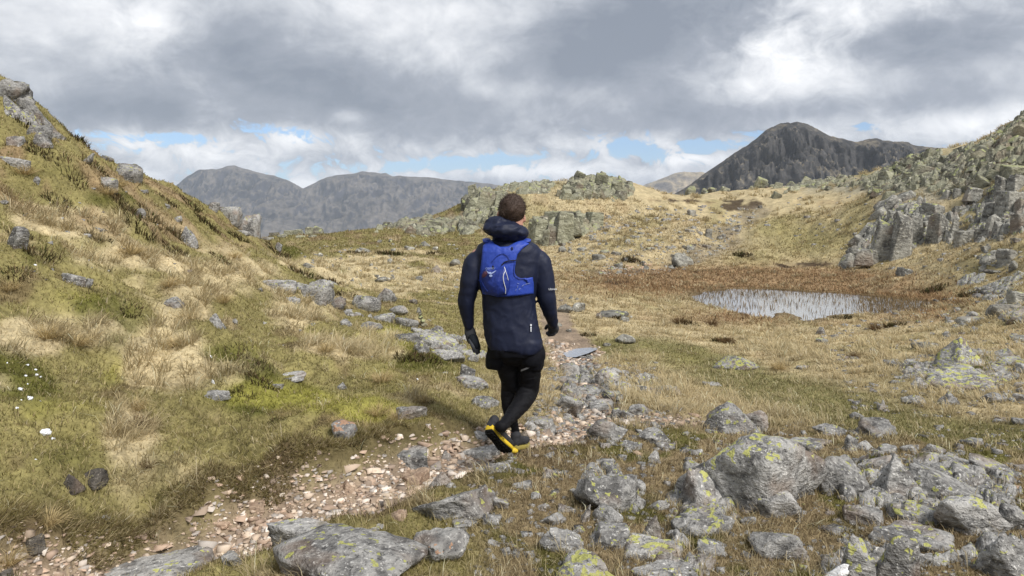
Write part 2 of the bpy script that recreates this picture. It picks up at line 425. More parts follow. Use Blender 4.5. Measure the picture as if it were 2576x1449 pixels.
# ---------------------------------------------------------------- ground cover by place
STRAW, GOLD, MOSS, LIME = (.46,.38,.23), (.42,.345,.205), (.088,.088,.020), (.25,.235,.055)
OLIVE, BROWN, RUST, PEAT = (.225,.195,.080), (.125,.090,.050), (.25,.165,.090), (.040,.025,.016)
GRAVEL, TROD, SCREE, HEATH = (.235,.180,.130), (.165,.155,.060), (.28,.265,.205), (.225,.16,.088)
def lerpc(c, col, w):
    return c * (1 - w[:, None]) + np.array(col)[None] * w[:, None]
def zone_blob(vx, vy, lst):
    s = np.zeros(len(vx))
    for cx, cy, sx, sy, w in lst:
        s = s + w * np.exp(-(((vx - cx) / sx) ** 2 + ((vy - cy) / sy) ** 2))
    return s
def cover(x, y, z):
    """base colour of the ground cover, share of tall dry grass, share bare of grass"""
    r = np.hypot(x, y)
    vx, vy = to_view(x, y, z)
    sc = 1.0 / (1 + r * 0.035)
    n1 = fbm2(x * 0.8 * sc, y * 0.8 * sc, 4, 101)
    n2 = fbm2(x * 2.3 * sc, y * 2.3 * sc, 4, 111)
    n3 = fbm2(x * 1.3 * sc + 9, y * 1.3 * sc, 4, 121)
    left = 1 - sstep(vx, 1150, 1420)
    n1, n2, n3 = n1 * 1.25, n2 * 1.25, n3 * 1.25
    c = np.tile(np.array(GOLD), (len(x), 1))
    c = lerpc(c, OLIVE, sstep(n1, 0.0, 0.6) * .5)
    c = lerpc(c, HEATH, sstep(n2, 0.15, 0.65) * .5)
    # left hill: moss and olive between combed straw
    l = np.tile(np.array(OLIVE), (len(x), 1))
    l = lerpc(l, BROWN, sstep(n2, 0.05, 0.55) * .75)
    straw = zone_blob(vx, vy, [(430,880,70,70,.9),(350,650,170,36,.8),(500,720,150,40,.7),(330,1090,60,70,.8),(150,830,130,50,.6),(820,870,70,22,.7),(740,790,110,50,.6),(400,940,90,30,.8),(600,680,120,30,.4),
                               (700,1200,280,50,.35),(250,560,160,40,.5),(900,670,160,40,.8),(1000,720,120,40,.5),(120,560,120,40,.6),(1150,690,60,40,.6),(880,880,110,30,.4),(60,850,70,50,.6)])
    moss = zone_blob(vx, vy, [(240,770,120,60,.8),(60,960,120,80,.7),(560,920,100,70,.85),(640,1010,70,40,.6),(130,1130,180,90,.55),(90,640,80,60,.9),(1030,890,100,60,.6),(760,1000,150,40,.6),(1000,1100,130,50,.5),(280,840,60,60,.7),
                              (980,640,110,14,.5),(260,500,90,30,.6),(150,430,100,30,.5),(720,630,60,30,.6),(800,700,60,40,.6),(640,940,50,90,.5),(200,240,120,80,.4),(1130,1080,90,40,.4)])
    lime = zone_blob(vx, vy, [(700,1000,170,40,.7),(980,850,90,40,.8),(200,740,100,30,.6),(300,940,60,40,.6),(900,1040,140,40,.6),(100,1040,90,60,.4),(620,870,80,40,.3),(250,1010,120,40,.4),(1080,1050,90,40,.5),(950,950,80,40,.5)])
    l = lerpc(l, MOSS, np.clip(sstep(moss + .55 * n1, .30, .75), 0, 1) * .9)
    l = lerpc(l, LIME, np.clip(sstep(lime + .5 * n3, .24, .7), 0, 1) * .85)
    sw = np.clip(sstep(straw + .45 * n3 + .25 * n2, .12, .55), 0, 1)
    l = lerpc(l, STRAW, sw * .92)
    up = (1 - sstep(vy, 520, 700)) * left
    l = lerpc(l, HEATH, up * sstep(n2 + n3 * .6, -.1, .5) * .75)
    c = c * (1 - left[:, None]) + l * left[:, None]
    tall = np.clip(sw * left + (1 - left) * (.35 + .5 * sstep(n1, -.3, .3)), 0, 1)
    # around the boulders: worn turf
    fr = sstep(vy, 1010, 1110) * sstep(vx, 1150, 1300)
    c = lerpc(c, (.205,.155,.088), fr * .9); c = lerpc(c, MOSS, fr * sstep(n2, .12, .45) * .85); c = lerpc(c, BROWN, fr * sstep(n3, .2, .6) * .5)
    tall = tall * (1 - .85 * fr)
    # trodden green track
    td, tw, _ = seg_dist(x, y, TRACK)
    tr = (1 - sstep(td - tw + .25 * n2, -.25, .55))
    c = lerpc(c, TROD, tr * .85); tall = tall * (1 - .8 * tr)
    grn = np.clip(zone_blob(vx, vy, [(1640,690,0.1,.1,0),(2100,590,130,50,.6),(2000,620,120,40,.5),(1950,570,80,30,.4),(2350,740,220,30,.4),(2300,960,200,40,.35),(1700,900,90,30,.5),(2480,680,120,40,.5),(1480,870,60,20,.6),(1600,740,60,20,.3)]), 0, 1)
    c = lerpc(c, (.215,.190,.066), grn * .8)
    # bog of rust-coloured sedge and bare peat
    ps = poly_sd(x, y, POND_W)
    bz = np.clip(zone_blob(vx, vy, [(1850,705,320,36,1.2),(1620,705,150,28,1.0),(2200,740,190,28,.9),(2050,690,220,18,.8),(2330,760,90,26,.9),(1850,802,130,20,.7),(2280,802,110,18,.6),(1900,795,330,14,.3)]) + .25 * n2 * (ps < 9), 0, 1)
    bz = bz * sstep(y, 14, 18) * (1 - left)
    c = lerpc(c, RUST, bz * .9)
    c = lerpc(c, (.085,.060,.034), (1 - sstep(ps, -.3, .6)) * (y > 10))
    pt = np.clip(zone_blob(vx, vy, [(1880,512,42,12,1.3),(1850,522,36,10,1.2),(1720,505,90,5,.8),(2000,668,70,7,1.1),(2060,664,60,5,.8),(1560,708,50,9,1.0),(1590,652,40,5,1.0),(1700,648,36,5,.7),(1870,640,50,6,.6),(1690,575,30,6,.7),(1620,590,20,5,.6)]) - .1, 0, 1)
    c = lerpc(c, PEAT, np.clip(sstep(pt * (.55 + .9 * np.abs(n3)) + .5 * n2 * (pt > .05), .28, .6), 0, 1) * .9)
    bare = np.clip(pt, 0, 1)
    sd, sw2, _ = seg_dist(x, y, STREAM)
    st = (1 - sstep(sd - sw2 + .5 * n2, -.7, .4)) * (y > 34)
    c = lerpc(c, (.15,.125,.095), st * sstep(n3, -.35, .2) * .6); bare = np.maximum(bare, st * .6)
    # stony far slopes
    sc_ = np.clip(zone_blob(vx, vy, [(1480,460,110,36,.8),(1240,520,70,50,.8),(2400,420,150,70,.7),(2100,470,130,24,.8),(1420,580,90,40,.4),(2500,560,90,60,.4),(1120,560,90,22,.6),(2300,480,120,40,.5)]) + .3 * n2, 0, 1) * sstep(y, 30, 45)
    c = lerpc(c, SCREE, sstep(sc_, .25, .8) * .7)
    # gravel path
    pd, pw, _ = seg_dist(x, y, PATH)
    pd2, pw2, _ = seg_dist(x, y, PATH2)
    wob = .10 * fbm2(x * 2.2, y * 2.2, 3, 31)
    gp = np.maximum(1 - sstep(pd + wob - pw, -.10, .06), (1 - sstep(pd2 + wob - pw2, -.2, .12)) * .8)
    gp = gp * (1 - .75 * sstep(r, 15, 22))
    c = lerpc(c, GRAVEL, gp)
    edge = np.exp(-((pd + wob - pw - .03) / .06) ** 2) * (1 - sstep(r, 8, 12)) * (1 - gp)
    soil = np.exp(-((pd + wob - pw - .06) / .08) ** 2) * (1 - sstep(r, 5.2, 6.5))
    c = lerpc(c, (.062,.042,.027), np.maximum(edge * .7, soil * .65) * (1 - gp))
    bare = np.maximum(bare, np.maximum(gp, edge * .8))
    c = c * (1 + .16 * n2 + .12 * fbm2(x * 6 * sc, y * 6 * sc, 3, 131))[:, None]
    return np.clip(c, .006, .6), tall, np.clip(bare, 0, 1)

# ---------------------------------------------------------------- helpers to make objects
def mesh_np(name, verts, quads=None, tris=None, smooth=True):
    me = bpy.data.meshes.new(name)
    verts = np.asarray(verts, np.float32)
    me.vertices.add(len(verts)); me.vertices.foreach_set('co', verts.ravel())
    idx, starts, n = [], [], 0
    for arr, k in ((quads, 4), (tris, 3)):
        if arr is not None and len(arr):
            arr = np.asarray(arr, np.int32)
            idx.append(arr.ravel()); starts.append(n + np.arange(len(arr), dtype=np.int32) * k); n += arr.size
    idx = np.concatenate(idx); starts = np.concatenate(starts)
    me.loops.add(len(idx)); me.loops.foreach_set('vertex_index', idx)
    me.polygons.add(len(starts)); me.polygons.foreach_set('loop_start', starts)
    me.update(calc_edges=True)
    if smooth:
        me.polygons.foreach_set('use_smooth', np.ones(len(starts), bool))
    return me
def vcol(me, name, cols):
    a = me.color_attributes.new(name, 'FLOAT_COLOR', 'POINT')
    c = np.ones((len(cols), 4), np.float32); c[:, :3] = cols
    a.data.foreach_set('color', c.ravel())
def link(name, me, mat=None, parent=None, **props):
    o = bpy.data.objects.new(name, me)
    COL.objects.link(o)
    if mat is not None and me is not None and not me.materials:
        me.materials.append(mat)
    if parent is not None:
        o.parent = parent
    for k, v in props.items():
        o[k] = v
    return o
def new_mat(name, rough=0.9, spec=0.2):
    m = bpy.data.materials.new(name); m.use_nodes = True
    m.node_tree.nodes.clear()
    gg = NG(m.node_tree)
    b = gg.node('ShaderNodeBsdfPrincipled')
    b.inputs['Roughness'].default_value = rough
    b.inputs['Specular IOR Level'].default_value = spec
    gg.link(b.outputs[0], gg.node('ShaderNodeOutputMaterial').inputs[0])
    return m, gg, b
def bump(gg, h, strength, dist, b, normal=None):
    nd = gg.node('ShaderNodeBump'); nd.inputs['Strength'].default_value = strength; nd.inputs['Distance'].default_value = dist
    gg.link(h, nd.inputs['Height'])
    if normal is not None:
        gg.link(normal, nd.inputs['Normal'])
    gg.link(nd.outputs[0], b.inputs['Normal'])
    return nd.outputs[0]

_ico = {}
def ico(sub):
    if sub not in _ico:
        bm = bmesh.new(); bmesh.ops.create_icosphere(bm, subdivisions=sub, radius=1)
        bm.verts.ensure_lookup_table()
        _ico[sub] = (np.array([v.co[:] for v in bm.verts]), np.array([[v.index for v in f.verts] for f in bm.faces])); bm.free()
    return _ico[sub]

# ---------------------------------------------------------------- ground sheet, polar: fine where it is near or in view
mat_ground, g2, b2 = new_mat('turf_and_soil', .95, .1)
pos = g2.node('ShaderNodeNewGeometry').outputs['Position']
att = g2.node('ShaderNodeAttribute', attribute_name='cover'); 
f1 = g2.noise(pos, 22.0, 3, .7); f3 = g2.noise(pos, 1.8, 5, .66, .4)
k = g2.m('ADD', g2.m('MULTIPLY', f1, 1.3), g2.m('MULTIPLY', f3, 1.3))
k = g2.m('MAXIMUM', g2.m('SUBTRACT', g2.m('MULTIPLY', k, 1.15), .48), .25)
g2.link(g2.vm('SCALE', att.outputs['Color'], k), b2.inputs['Base Color'])
bump(g2, g2.m('ADD', g2.m('MULTIPLY', f1, .3), g2.m('MULTIPLY', f3, 2.2)), .9, .07, b2)
th_f = np.linspace(math.radians(-38), math.radians(38), 640)
th_s = np.linspace(math.radians(38), math.radians(322), 90)[1:-1]
TH = np.r_[th_f, th_s]
LR = np.r_[np.linspace(math.log(.4), math.log(2.6), 16)[:-1], np.linspace(math.log(2.6), math.log(105), 560), np.linspace(math.log(108), math.log(4900), 42)]
TT, LL = np.meshgrid(TH, LR)
RR = np.exp(LL)
gx, gy = (RR * np.sin(TT)).ravel(), (RR * np.cos(TT)).ravel()
thw = (TT.ravel() + math.pi) % (2 * math.pi) - math.pi
gz = terrain(gx, gy)
nt, nr = len(TH), len(LR)
_GRID['z'] = gz.reshape(nr, nt)[15:575, :640]
ii, jj = np.meshgrid(np.arange(nr - 1), np.arange(nt), indexing='ij')
j2 = (jj + 1) % nt
quads = np.stack([ii * nt + jj, ii * nt + j2, (ii + 1) * nt + j2, (ii + 1) * nt + jj], -1).reshape(-1, 4)
fan = np.stack([np.full(nt, nr * nt), (np.arange(nt) + 1) % nt, np.arange(nt)], -1)
gv = np.r_[np.c_[gx, gy, gz], [[0, 0, float(gz[:nt].mean())]]]
ground_me = mesh_np('ground', gv, quads, fan)
gcol, gtall, gbare = cover(gx, gy, gz)
vcol(ground_me, 'cover', np.r_[gcol, gcol[:1]])
ground = link('ground', ground_me, mat_ground, kind='structure', label='tussocky fell ground of straw grass, moss and worn path')

# ---------------------------------------------------------------- far mountains
mat_mtn = {}
def mountain_mat(name, rock, grass, scale, amt):
    m, gg, b = new_mat(name, .95, .1)
    p = gg.node('ShaderNodeNewGeometry').outputs['Position']
    nz = gg.sep(gg.node('ShaderNodeNewGeometry').outputs['Normal'])[2]
    a = gg.noise(p, scale, 4, .62, .4)
    a2 = gg.noise(p, scale * 6, 4, .65)
    f = gg.ss(gg.m('ADD', gg.m('MULTIPLY', nz, .9), gg.m('ADD', a, gg.m('MULTIPLY', a2, .4))), amt, amt + .35)
    c = gg.mix(f, rock, grass)
    c = gg.vm('SCALE', c, gg.m('MAXIMUM', .15, gg.m('ADD', -1.5, gg.m('MULTIPLY', gg.m('ADD', a2, gg.m('MULTIPLY', a, .7)), 3.0))))
    gg.link(c, b.inputs['Base Color'])
    bump(gg, gg.m('ADD', a, gg.m('MULTIPLY', a2, .5)), 1.0, .22 / scale * .35, b)
    return m
def mountain(name, prof, d0, d1, d2, base, mat, label, gul, seed, nu=420, nd=150, front=1.0):
    """prof: picture outline (column, row) of the crest seen at distance d1; foot at d0, back foot at d2"""
    pr = np.array(prof, float)
    us = np.linspace((pr[0, 0] - VXC) / FV, (pr[-1, 0] - VXC) / FV, nu)
    crest = np.interp(us, (pr[:, 0] - VXC) / FV, EYE + (VH - pr[:, 1]) / FV * d1)
    ts = np.r_[np.linspace(0, 1, int(nd * .72)), 1 + np.linspace(0, 1, nd - int(nd * .72) + 1)[1:]]
    U, T = np.meshgrid(us, ts)
    Z1 = np.tile(crest, (len(ts), 1))
    D = np.where(T <= 1, d0 + (d1 - d0) * T, d1 + (d2 - d1) * (T - 1))
    s = np.where(T <= 1, front * T + (1 - front) * T ** 2.2, np.clip(2 - T, 0, 1) ** 1.3)
    X = U * D
    wx, wy = X.ravel(), D.ravel()
    L = d1 * .09
    warp = fbm2(wx / L, wy / L, 3, seed) * .5
    rid = 1 - np.abs(fbm2(wx / (L * .55) + warp, wy / (L * 1.6), 5, seed + 5, .55))
    rid2 = 1 - np.abs(fbm2(wx / (L * .16) + warp * 2, wy / (L * .4), 4, seed + 9, .6))
    rel = (rid - .75) * gul + (rid2 - .75) * gul * .38
    edge = (np.minimum(T, 1.0) * (1 - np.exp(-((np.minimum(T, 1.999) - 1) / .10) ** 2) * .97)).ravel()
    Z = base + (Z1 - base) * s
    Z = Z.ravel() + rel * edge * (Z1.ravel() - base) * .42
    nU = len(us)
    i, j = np.meshgrid(np.arange(len(ts) - 1), np.arange(nU - 1), indexing='ij')
    q = np.stack([i * nU + j, i * nU + j + 1, (i + 1) * nU + j + 1, (i + 1) * nU + j], -1).reshape(-1, 4)
    me = mesh_np(name, np.c_[wx, wy, Z], q)
    return link(name, me, mat, kind='structure', label=label)
def wob(pts, amp, step, seed):
    p = np.array(pts, float)
    xs = np.arange(p[0, 0], p[-1, 0], step)
    ys = np.interp(xs, p[:, 0], p[:, 1]) + amp * fbm2(xs * .03, xs * 0 + 3.3, 4, seed)
    return list(zip(xs, ys))
mountain('mountain', wob([(250,540),(330,505),(400,478),(440,470),(470,445),(500,427),(520,427),(545,426),(570,419),(590,417),(612,424),(640,432),(690,442),(730,458),(762,474),(790,461),(820,446),(850,440),(880,438),(910,431),(935,434),(958,438),(972,436),(985,442),(1040,444),(1100,449),(1160,455),(1240,464),(1330,478),(1420,510),(1500,540)],2.2,4,201),
         2300, 3300, 4600, -120, mountain_mat('far_fell', (.036,.036,.046), (.095,.084,.076), .006, 1.18), 'long grey-blue twin-topped mountain across the valley', 1.1, 61, front=.8)
mountain('mountain', wob([(1380,545),(1500,520),(1600,472),(1650,455),(1690,438),(1720,432),(1760,432),(1800,440),(1900,470),(2000,520)],2.5,4,203),
         2600, 3200, 4200, -100, mountain_mat('pale_fell', (.20,.17,.14), (.26,.21,.13), .005, 1.2), 'small pale grassy hill far off between the knoll and the dark peak', .5, 67, nu=200, nd=90)
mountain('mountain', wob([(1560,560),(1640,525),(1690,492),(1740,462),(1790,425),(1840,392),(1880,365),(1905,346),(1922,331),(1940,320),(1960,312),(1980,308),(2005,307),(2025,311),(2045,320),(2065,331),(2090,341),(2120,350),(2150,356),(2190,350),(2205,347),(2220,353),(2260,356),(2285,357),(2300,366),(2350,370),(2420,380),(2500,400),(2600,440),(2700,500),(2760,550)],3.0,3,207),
         480, 800, 1150, -40, mountain_mat('cloud_shaded_dark_fell', (.052,.050,.048), (.115,.098,.070), .034, 1.38), 'dark craggy peak with a rounded summit cap behind the boulder slope', .95, 71, nu=520, nd=220, front=.75)  # dark rock; the cloud shadow over this peak is put into its colours too

# ---------------------------------------------------------------- water
mat_water, gw, bw = new_mat('still_water', .20, .5)
bw.inputs['Base Color'].default_value = (.97, .98, 1.0, 1)
bw.inputs['IOR'].default_value = 1.7
bw.inputs['Metallic'].default_value = .95
pw_ = gw.node('ShaderNodeNewGeometry').outputs['Position']
bump(gw, gw.noise(pw_, 7.0, 2, .5), .35, .02, bw)
def sheet(name, poly, z, grow, mat, **kw):
    c = np.mean(poly, 0)
    pts = [(c[0] + (x - c[0]) * grow, c[1] + (y - c[1]) * grow) for x, y in poly]
    bm = bmesh.new()
    f = bm.faces.new([bm.verts.new((x - c[0], y - c[1], 0)) for x, y in pts])
    bmesh.ops.triangulate(bm, faces=[f])
    bmesh.ops.recalc_face_normals(bm, faces=bm.faces)
    me = bpy.data.meshes.new(name); bm.to_mesh(me); bm.free()
    if me.polygons[0].normal.z < 0: me.flip_normals()
    o = link(name, me, mat, **kw); o.location = (c[0], c[1], z)
    return o
sheet('pond', POND_W, POND_Z, 1.05, mat_water, kind='structure', label='shallow pond mirroring the pale sky in the boggy hollow')
px, py, pz = ground_hit(1463, 888)
PUD = [(vpt(a, (EYE - pz) * FV / (b_ - VH)), (EYE - pz) * FV / (b_ - VH)) for a, b_ in PUDDLE]
zz = terrain(np.array([p[0] for p in PUD]), np.array([p[1] for p in PUD]))
sheet('puddle', PUD, pz + .036, 1.15, mat_water, kind='structure', label='small bright puddle on the path beyond the walker')

# ---------------------------------------------------------------- rock materials (object colour: R lichen, G lightness, B moss)
def rock_mat(name, fs, bstr, bdist, pale, dark, lich, green=0.0):
    m, gg, b = new_mat(name, .9, .15)
    geo = gg.node('ShaderNodeNewGeometry')
    p, nrm = geo.outputs['Position'], gg.sep(geo.outputs['Normal'])
    oi = gg.node('ShaderNodeObjectInfo')
    ca = gg.node('ShaderNodeSeparateColor'); gg.link(oi.outputs['Color'], ca.inputs[0])
    lc, lt, ms = ca.outputs[0], ca.outputs[1], ca.outputs[2]
    p = gg.vm('ADD', p, gg.vm('SCALE', gg.comb(oi.outputs['Random'], oi.outputs['Random'], 0.0), 31.0))
    big = gg.noise(p, 3.2 * fs, 4, .65, .5)
    fine = gg.noise(p, 26 * fs, 4, .72)
    strat = gg.noise(gg.vm('MULTIPLY', p, (1.6, 1.0, 3.2)), 7 * fs, 3, .65, .4)
    c = gg.mix(gg.ss(gg.m('ADD', gg.m('MULTIPLY', big, .6), gg.m('MULTIPLY', strat, .4)), .38, .60), dark, pale)
    c = gg.mix(gg.ss(fine, .57, .66), c, tuple(min(1, v * 1.65) for v in pale))          # pale crust lichen
    c = gg.mix(gg.m('MULTIPLY', gg.ss(fine, .43, .34), .8), c, (.030, .029, .028))       # black pits and crust
    spot = gg.noise(gg.vm('ADD', p, (4.1, 9.2, 1.7)), 11 * fs, 3, .6)
    warm = gg.noise(gg.vm('ADD', p, (14.1, 2.2, 7.7)), 2.4 * fs, 2, .5)
    c = gg.mix(gg.m('MULTIPLY', gg.ss(warm, .52, .70), .45), c, (.24, .165, .115))
    up = gg.ss(nrm[2], -.1, .7)
    thr = gg.m('SUBTRACT', gg.m('ADD', spot, gg.m('MULTIPLY', lc, .17)), gg.m('MULTIPLY', gg.m('SUBTRACT', 1.0, up), .14))
    lm = gg.ss(thr, .67, .69)
    c = gg.mix(gg.m('MULTIPLY', lm, .9), c, lich)
    if green:
        c = gg.mix(gg.m('MULTIPLY', gg.ss(big, .35, .6), green), c, (.27, .27, .155))
    mm = gg.ss(gg.m('ADD', gg.m('MULTIPLY', nrm[2], .35), gg.m('ADD', gg.m('MULTIPLY', ms, .5), gg.m('MULTIPLY', warm, .6))), .82, .92)
    c = gg.mix(mm, c, (.080, .078, .018))
    c = gg.vm('SCALE', c, gg.m('ADD', .55, gg.m('MULTIPLY', lt, .9)))
    gg.link(c, b.inputs['Base Color'])
    bump(gg, gg.m('ADD', gg.m('MULTIPLY', big, 1.0), gg.m('ADD', gg.m('MULTIPLY', fine, .35), gg.m('MULTIPLY', strat, .45))), bstr, bdist, b)
    return m
ROCK_NEAR = rock_mat('lichened_grey_rock', 1.6, 1.0, .05, (.37, .36, .34), (.115, .112, .108), (.42, .42, .13))
ROCK_MID = rock_mat('weathered_grey_rock', .26, 1.0, .20, (.33, .32, .28), (.115, .11, .098), (.40, .41, .17))
ROCK_FAR = rock_mat('green_grey_crag_rock', .13, 1.0, .40, (.315, .305, .24), (.105, .10, .08), (.34, .36, .17), .38)
ROCK_TAN = rock_mat('tan_path_stone', 2.2, .8, .03, (.440, .330, .240), (.270, .185, .130), (.42, .42, .20))
ROCK_RUST = rock_mat('orange_crusted_rock', 1.2, 1.0, .05, (.33, .32, .30), (.13, .125, .12), (.34, .205, .13))
ROCK_WHITE = rock_mat('white_quartz', 1.6, .8, .03, (.66, .66, .66), (.5, .5, .5), (.66, .66, .66))
ROCK_DARK = rock_mat('dark_damp_rock', 1.8, 1.0, .05, (.135, .120, .100), (.070, .062, .054), (.30, .27, .12))

# ---------------------------------------------------------------- rock shapes, each filling the box [-1, 1]^3
def rock_mesh(name, seed, sub=3, kind='boulder', rough=1.0):
    rs = np.random.default_rng(seed)
    d, f = ico(sub)
    if kind == 'block':
        n = np.array([[1,0,0],[-1,0,0],[0,1,0],[0,-1,0],[0,0,1],[0,0,-1]], float) + rs.normal(0, .16, (6, 3))
        off = rs.uniform(.62, .80, 6)
        ex = rs.normal(0, 1, (6, 3)); n = np.r_[n, ex]; off = np.r_[off, rs.uniform(.82, 1.02, 6)]
    elif kind == 'pillar':
        n = np.array([[1,0,.18],[-1,0,.18],[0,1,.1],[0,-1,.15],[0,0,1],[0,0,-1]], float) + rs.normal(0, .13, (6, 3))
        off = rs.uniform(.60, .78, 6)
        ex = rs.normal(0, 1, (5, 3)); ex[:, 2] = np.abs(ex[:, 2]); n = np.r_[n, ex]; off = np.r_[off, rs.uniform(.78, .95, 5)]
    elif kind == 'slab':
        t = rs.normal(0, .15, 3)
        n = np.r_[np.array([[t[0], t[1], 1], [t[0], t[1], -1]]), rs.normal(0, 1, (11, 3)) * np.array([1, 1, .35])]
        off = np.r_[[.42, .42], rs.uniform(.68, 1.0, 11)]
    elif kind == 'wedge':
        n = np.array([[.75,.1,.75],[-.8,-.05,.6],[.05,-.8,.55],[0,.85,.5],[0,0,-1]], float) + rs.normal(0, .12, (5, 3))
        off = np.r_[rs.uniform(.50, .62, 4), [.6]]
        ex = rs.normal(0, 1, (5, 3)); n = np.r_[n, ex]; off = np.r_[off, rs.uniform(.75, .95, 5)]
    elif kind == 'pebble':
        n = rs.normal(0, 1, (9, 3)); off = rs.uniform(.6, 1.0, 9)
    else:
        n = rs.normal(0, 1, (15, 3)); off = rs.uniform(.60, 1.0, 15)
    n /= np.linalg.norm(n, axis=1)[:, None]
    dots = d @ n.T
    rr = np.where(dots > .05, off[None] / np.maximum(dots, .05), 9.0)
    k = {'boulder': 22, 'slab': 34, 'block': 60, 'pillar': 60, 'wedge': 40, 'pebble': 14}[kind]
    if kind in ('block', 'pillar'): rough = rough * .6
    r = -np.log(np.exp(-k * np.minimum(rr, 2.5)).sum(1)) / k
    r = np.clip(r, .3, 1.5)
    p = d * r[:, None]
    # bedding planes and weathering
    ax = np.array([rs.normal(0, .8), rs.normal(0, .5), 1.0]); ax /= np.linalg.norm(ax)
    hgt = p @ ax
    lay = np.sin(hgt * rs.uniform(11, 17) + 3 * fbm3(p * 1.3, 2, seed)) 
    step = np.tanh(lay * 2.5) * .012 * rough
    w = fbm3(p * 1.7 + seed, 3, seed + 3) * .085 * rough + np.abs(fbm3(p * 3.4 + seed, 3, seed + 4)) * -.055 * rough + fbm3(p * 8, 2, seed + 5) * .020 * rough
    if sub >= 3:
        p = p + d * (step + w)[:, None]
    lo, hi = p.min(0), p.max(0)
    p = (p - (lo + hi) / 2) / ((hi - lo) / 2)
    me = mesh_np(name, p, None, f, smooth=sub > 2)
    return me
# pictures were measured in enlarged crops; this maps crop pixels to picture coordinates
CROP = {'A': (0, 1014.4, .2998), 'B': (629.6, 979.4, .3259), 'C': (1399.2, 909.5, .3723), 'D': (1946.3, 909.5, .3723), 'E': (0, 139.9, .338),
        'F': (0, 629.6, .2987), 'G': (629.6, 594.7, .3139), 'H': (1399.2, 629.6, .4568), 'I': (1958.9, 265.8, .3236), 'J': (1329.2, 293.8, .3042), 'K': (384.8, 384.8, .3259), 'V': (0, 0, 1.0)}
def hull_mesh(name, seed, kind):
    """sharp-edged joint block"""
    rs = np.random.default_rng(seed)
    if kind == 'boulder':
        P = rs.normal(0, 1, (22, 3)); P /= np.linalg.norm(P, axis=1)[:, None]; P *= rs.uniform(.8, 1.0, (22, 1))
    else:
        P = []
        for sx in (-1, 1):
            for sy in (-1, 1):
                for sz in (-1, 1):
                    c = np.array([sx, sy, sz]) * rs.uniform(.72, 1.0, 3)
                    if sz > 0 and kind in ('pillar', 'wedge'):
                        c[:2] *= rs.uniform(.25, .85) if kind == 'wedge' else rs.uniform(.55, .95)
                        c[2] *= rs.uniform(.6, 1.0)
                    for ax in range(3):                     # broken corners
                        q = c.copy(); q[ax] *= rs.uniform(.45, .95); P.append(q + rs.normal(0, .05, 3))
                    if rs.uniform() < .45: P.append(c)
        P = np.array(P)
    bm = bmesh.new()
    for p in P: bm.verts.new(p)
    r = bmesh.ops.convex_hull(bm, input=bm.verts)
    bmesh.ops.delete(bm, geom=[v for v in bm.verts if not v.link_faces], context='VERTS')
    bmesh.ops.dissolve_limit(bm, angle_limit=.22, verts=bm.verts[:], edges=bm.edges[:])
    bmesh.ops.bevel(bm, geom=bm.edges[:], offset=.05, segments=1, affect='EDGES')
    bmesh.ops.triangulate(bm, faces=bm.faces[:])
    me = bpy.data.meshes.new(name); bm.to_mesh(me); bm.free()
    a = np.empty(len(me.vertices) * 3, np.float32); me.vertices.foreach_get('co', a); a = a.reshape(-1, 3)
    lo, hi = a.min(0), a.max(0); a = (a - (lo + hi) / 2) / ((hi - lo) / 2)
    me.vertices.foreach_set('co', a.astype(np.float32).ravel()); me.update()
    return me
_proto = {}
def proto(kind, i, sub=3):
    key = (kind, i, sub)
    if key not in _proto:
        sd_ = 100 + i * 13 + len(kind) * 7 + sub
        _proto[key] = rock_mesh('rock_' + kind, sd_, sub, kind) if kind == 'slab' or sub != 3 else hull_mesh('rock_' + kind, sd_, kind)
    return _proto[key]
ROCK_SPOTS = []
_rk = [0]
def put_rock(name, crop, x, y, w, h, kind='boulder', mat=None, rot=None, tilt=(0, 0), dep=.85, col=(.3, .5, 0), parent=None, own=None, bury=.45, **props):
    """a rock whose foot is seen at (x, y) and that is w wide and h tall there"""
    _rk[0] += 1; i = _rk[0]
    cx, cy, s = CROP[crop]
    vx, vy, w, h = cx + x * s, cy + y * s, w * s, h * s
    fx, fy, fz = ground_hit(vx, min(vy, 1540))
    wm = w * fy / FV
    dm = wm * dep
    yc = fy + dm * .42
    xc = vpt(vx, yc)
    zc = float(land(np.array([xc]), np.array([yc]))[0])
    top = EYE + (VH - (vy - h)) / FV * yc
    bot = min(fz, zc) - bury * h * fy / FV - .01
    hm = min(max(top - bot, .5 * h * fy / FV), 1.7 * h * fy / FV)
    if own is not None:
        me = rock_mesh(name, own, 4 if fy < 9 else 3, kind)
    else:
        me = proto(kind, i % 14, 3)
    if not me.materials:
        me.materials.append(mat or ROCK_NEAR)
    o = bpy.data.objects.new(name, me); COL.objects.link(o)
    o.location = (xc, yc, bot + hm / 2)
    rz = rot if rot is not None else rng.uniform(-.5, .5)
    o.rotation_euler = (tilt[0], tilt[1], rz)
    o.scale = (wm / 2, dm / 2, hm / 2)
    o.color = (*col, 1)
    if me.materials[0] is not mat and mat is not None:
        o.material_slots[0].link = 'OBJECT'; o.material_slots[0].material = mat
    if parent is not None:
        o.parent = parent; o.matrix_parent_inverse = Matrix.Translation(parent.location).inverted()
    for kk, v in props.items():
        o[kk] = v
    ROCK_SPOTS.append((xc, yc, wm / 2, dm / 2))
    return o
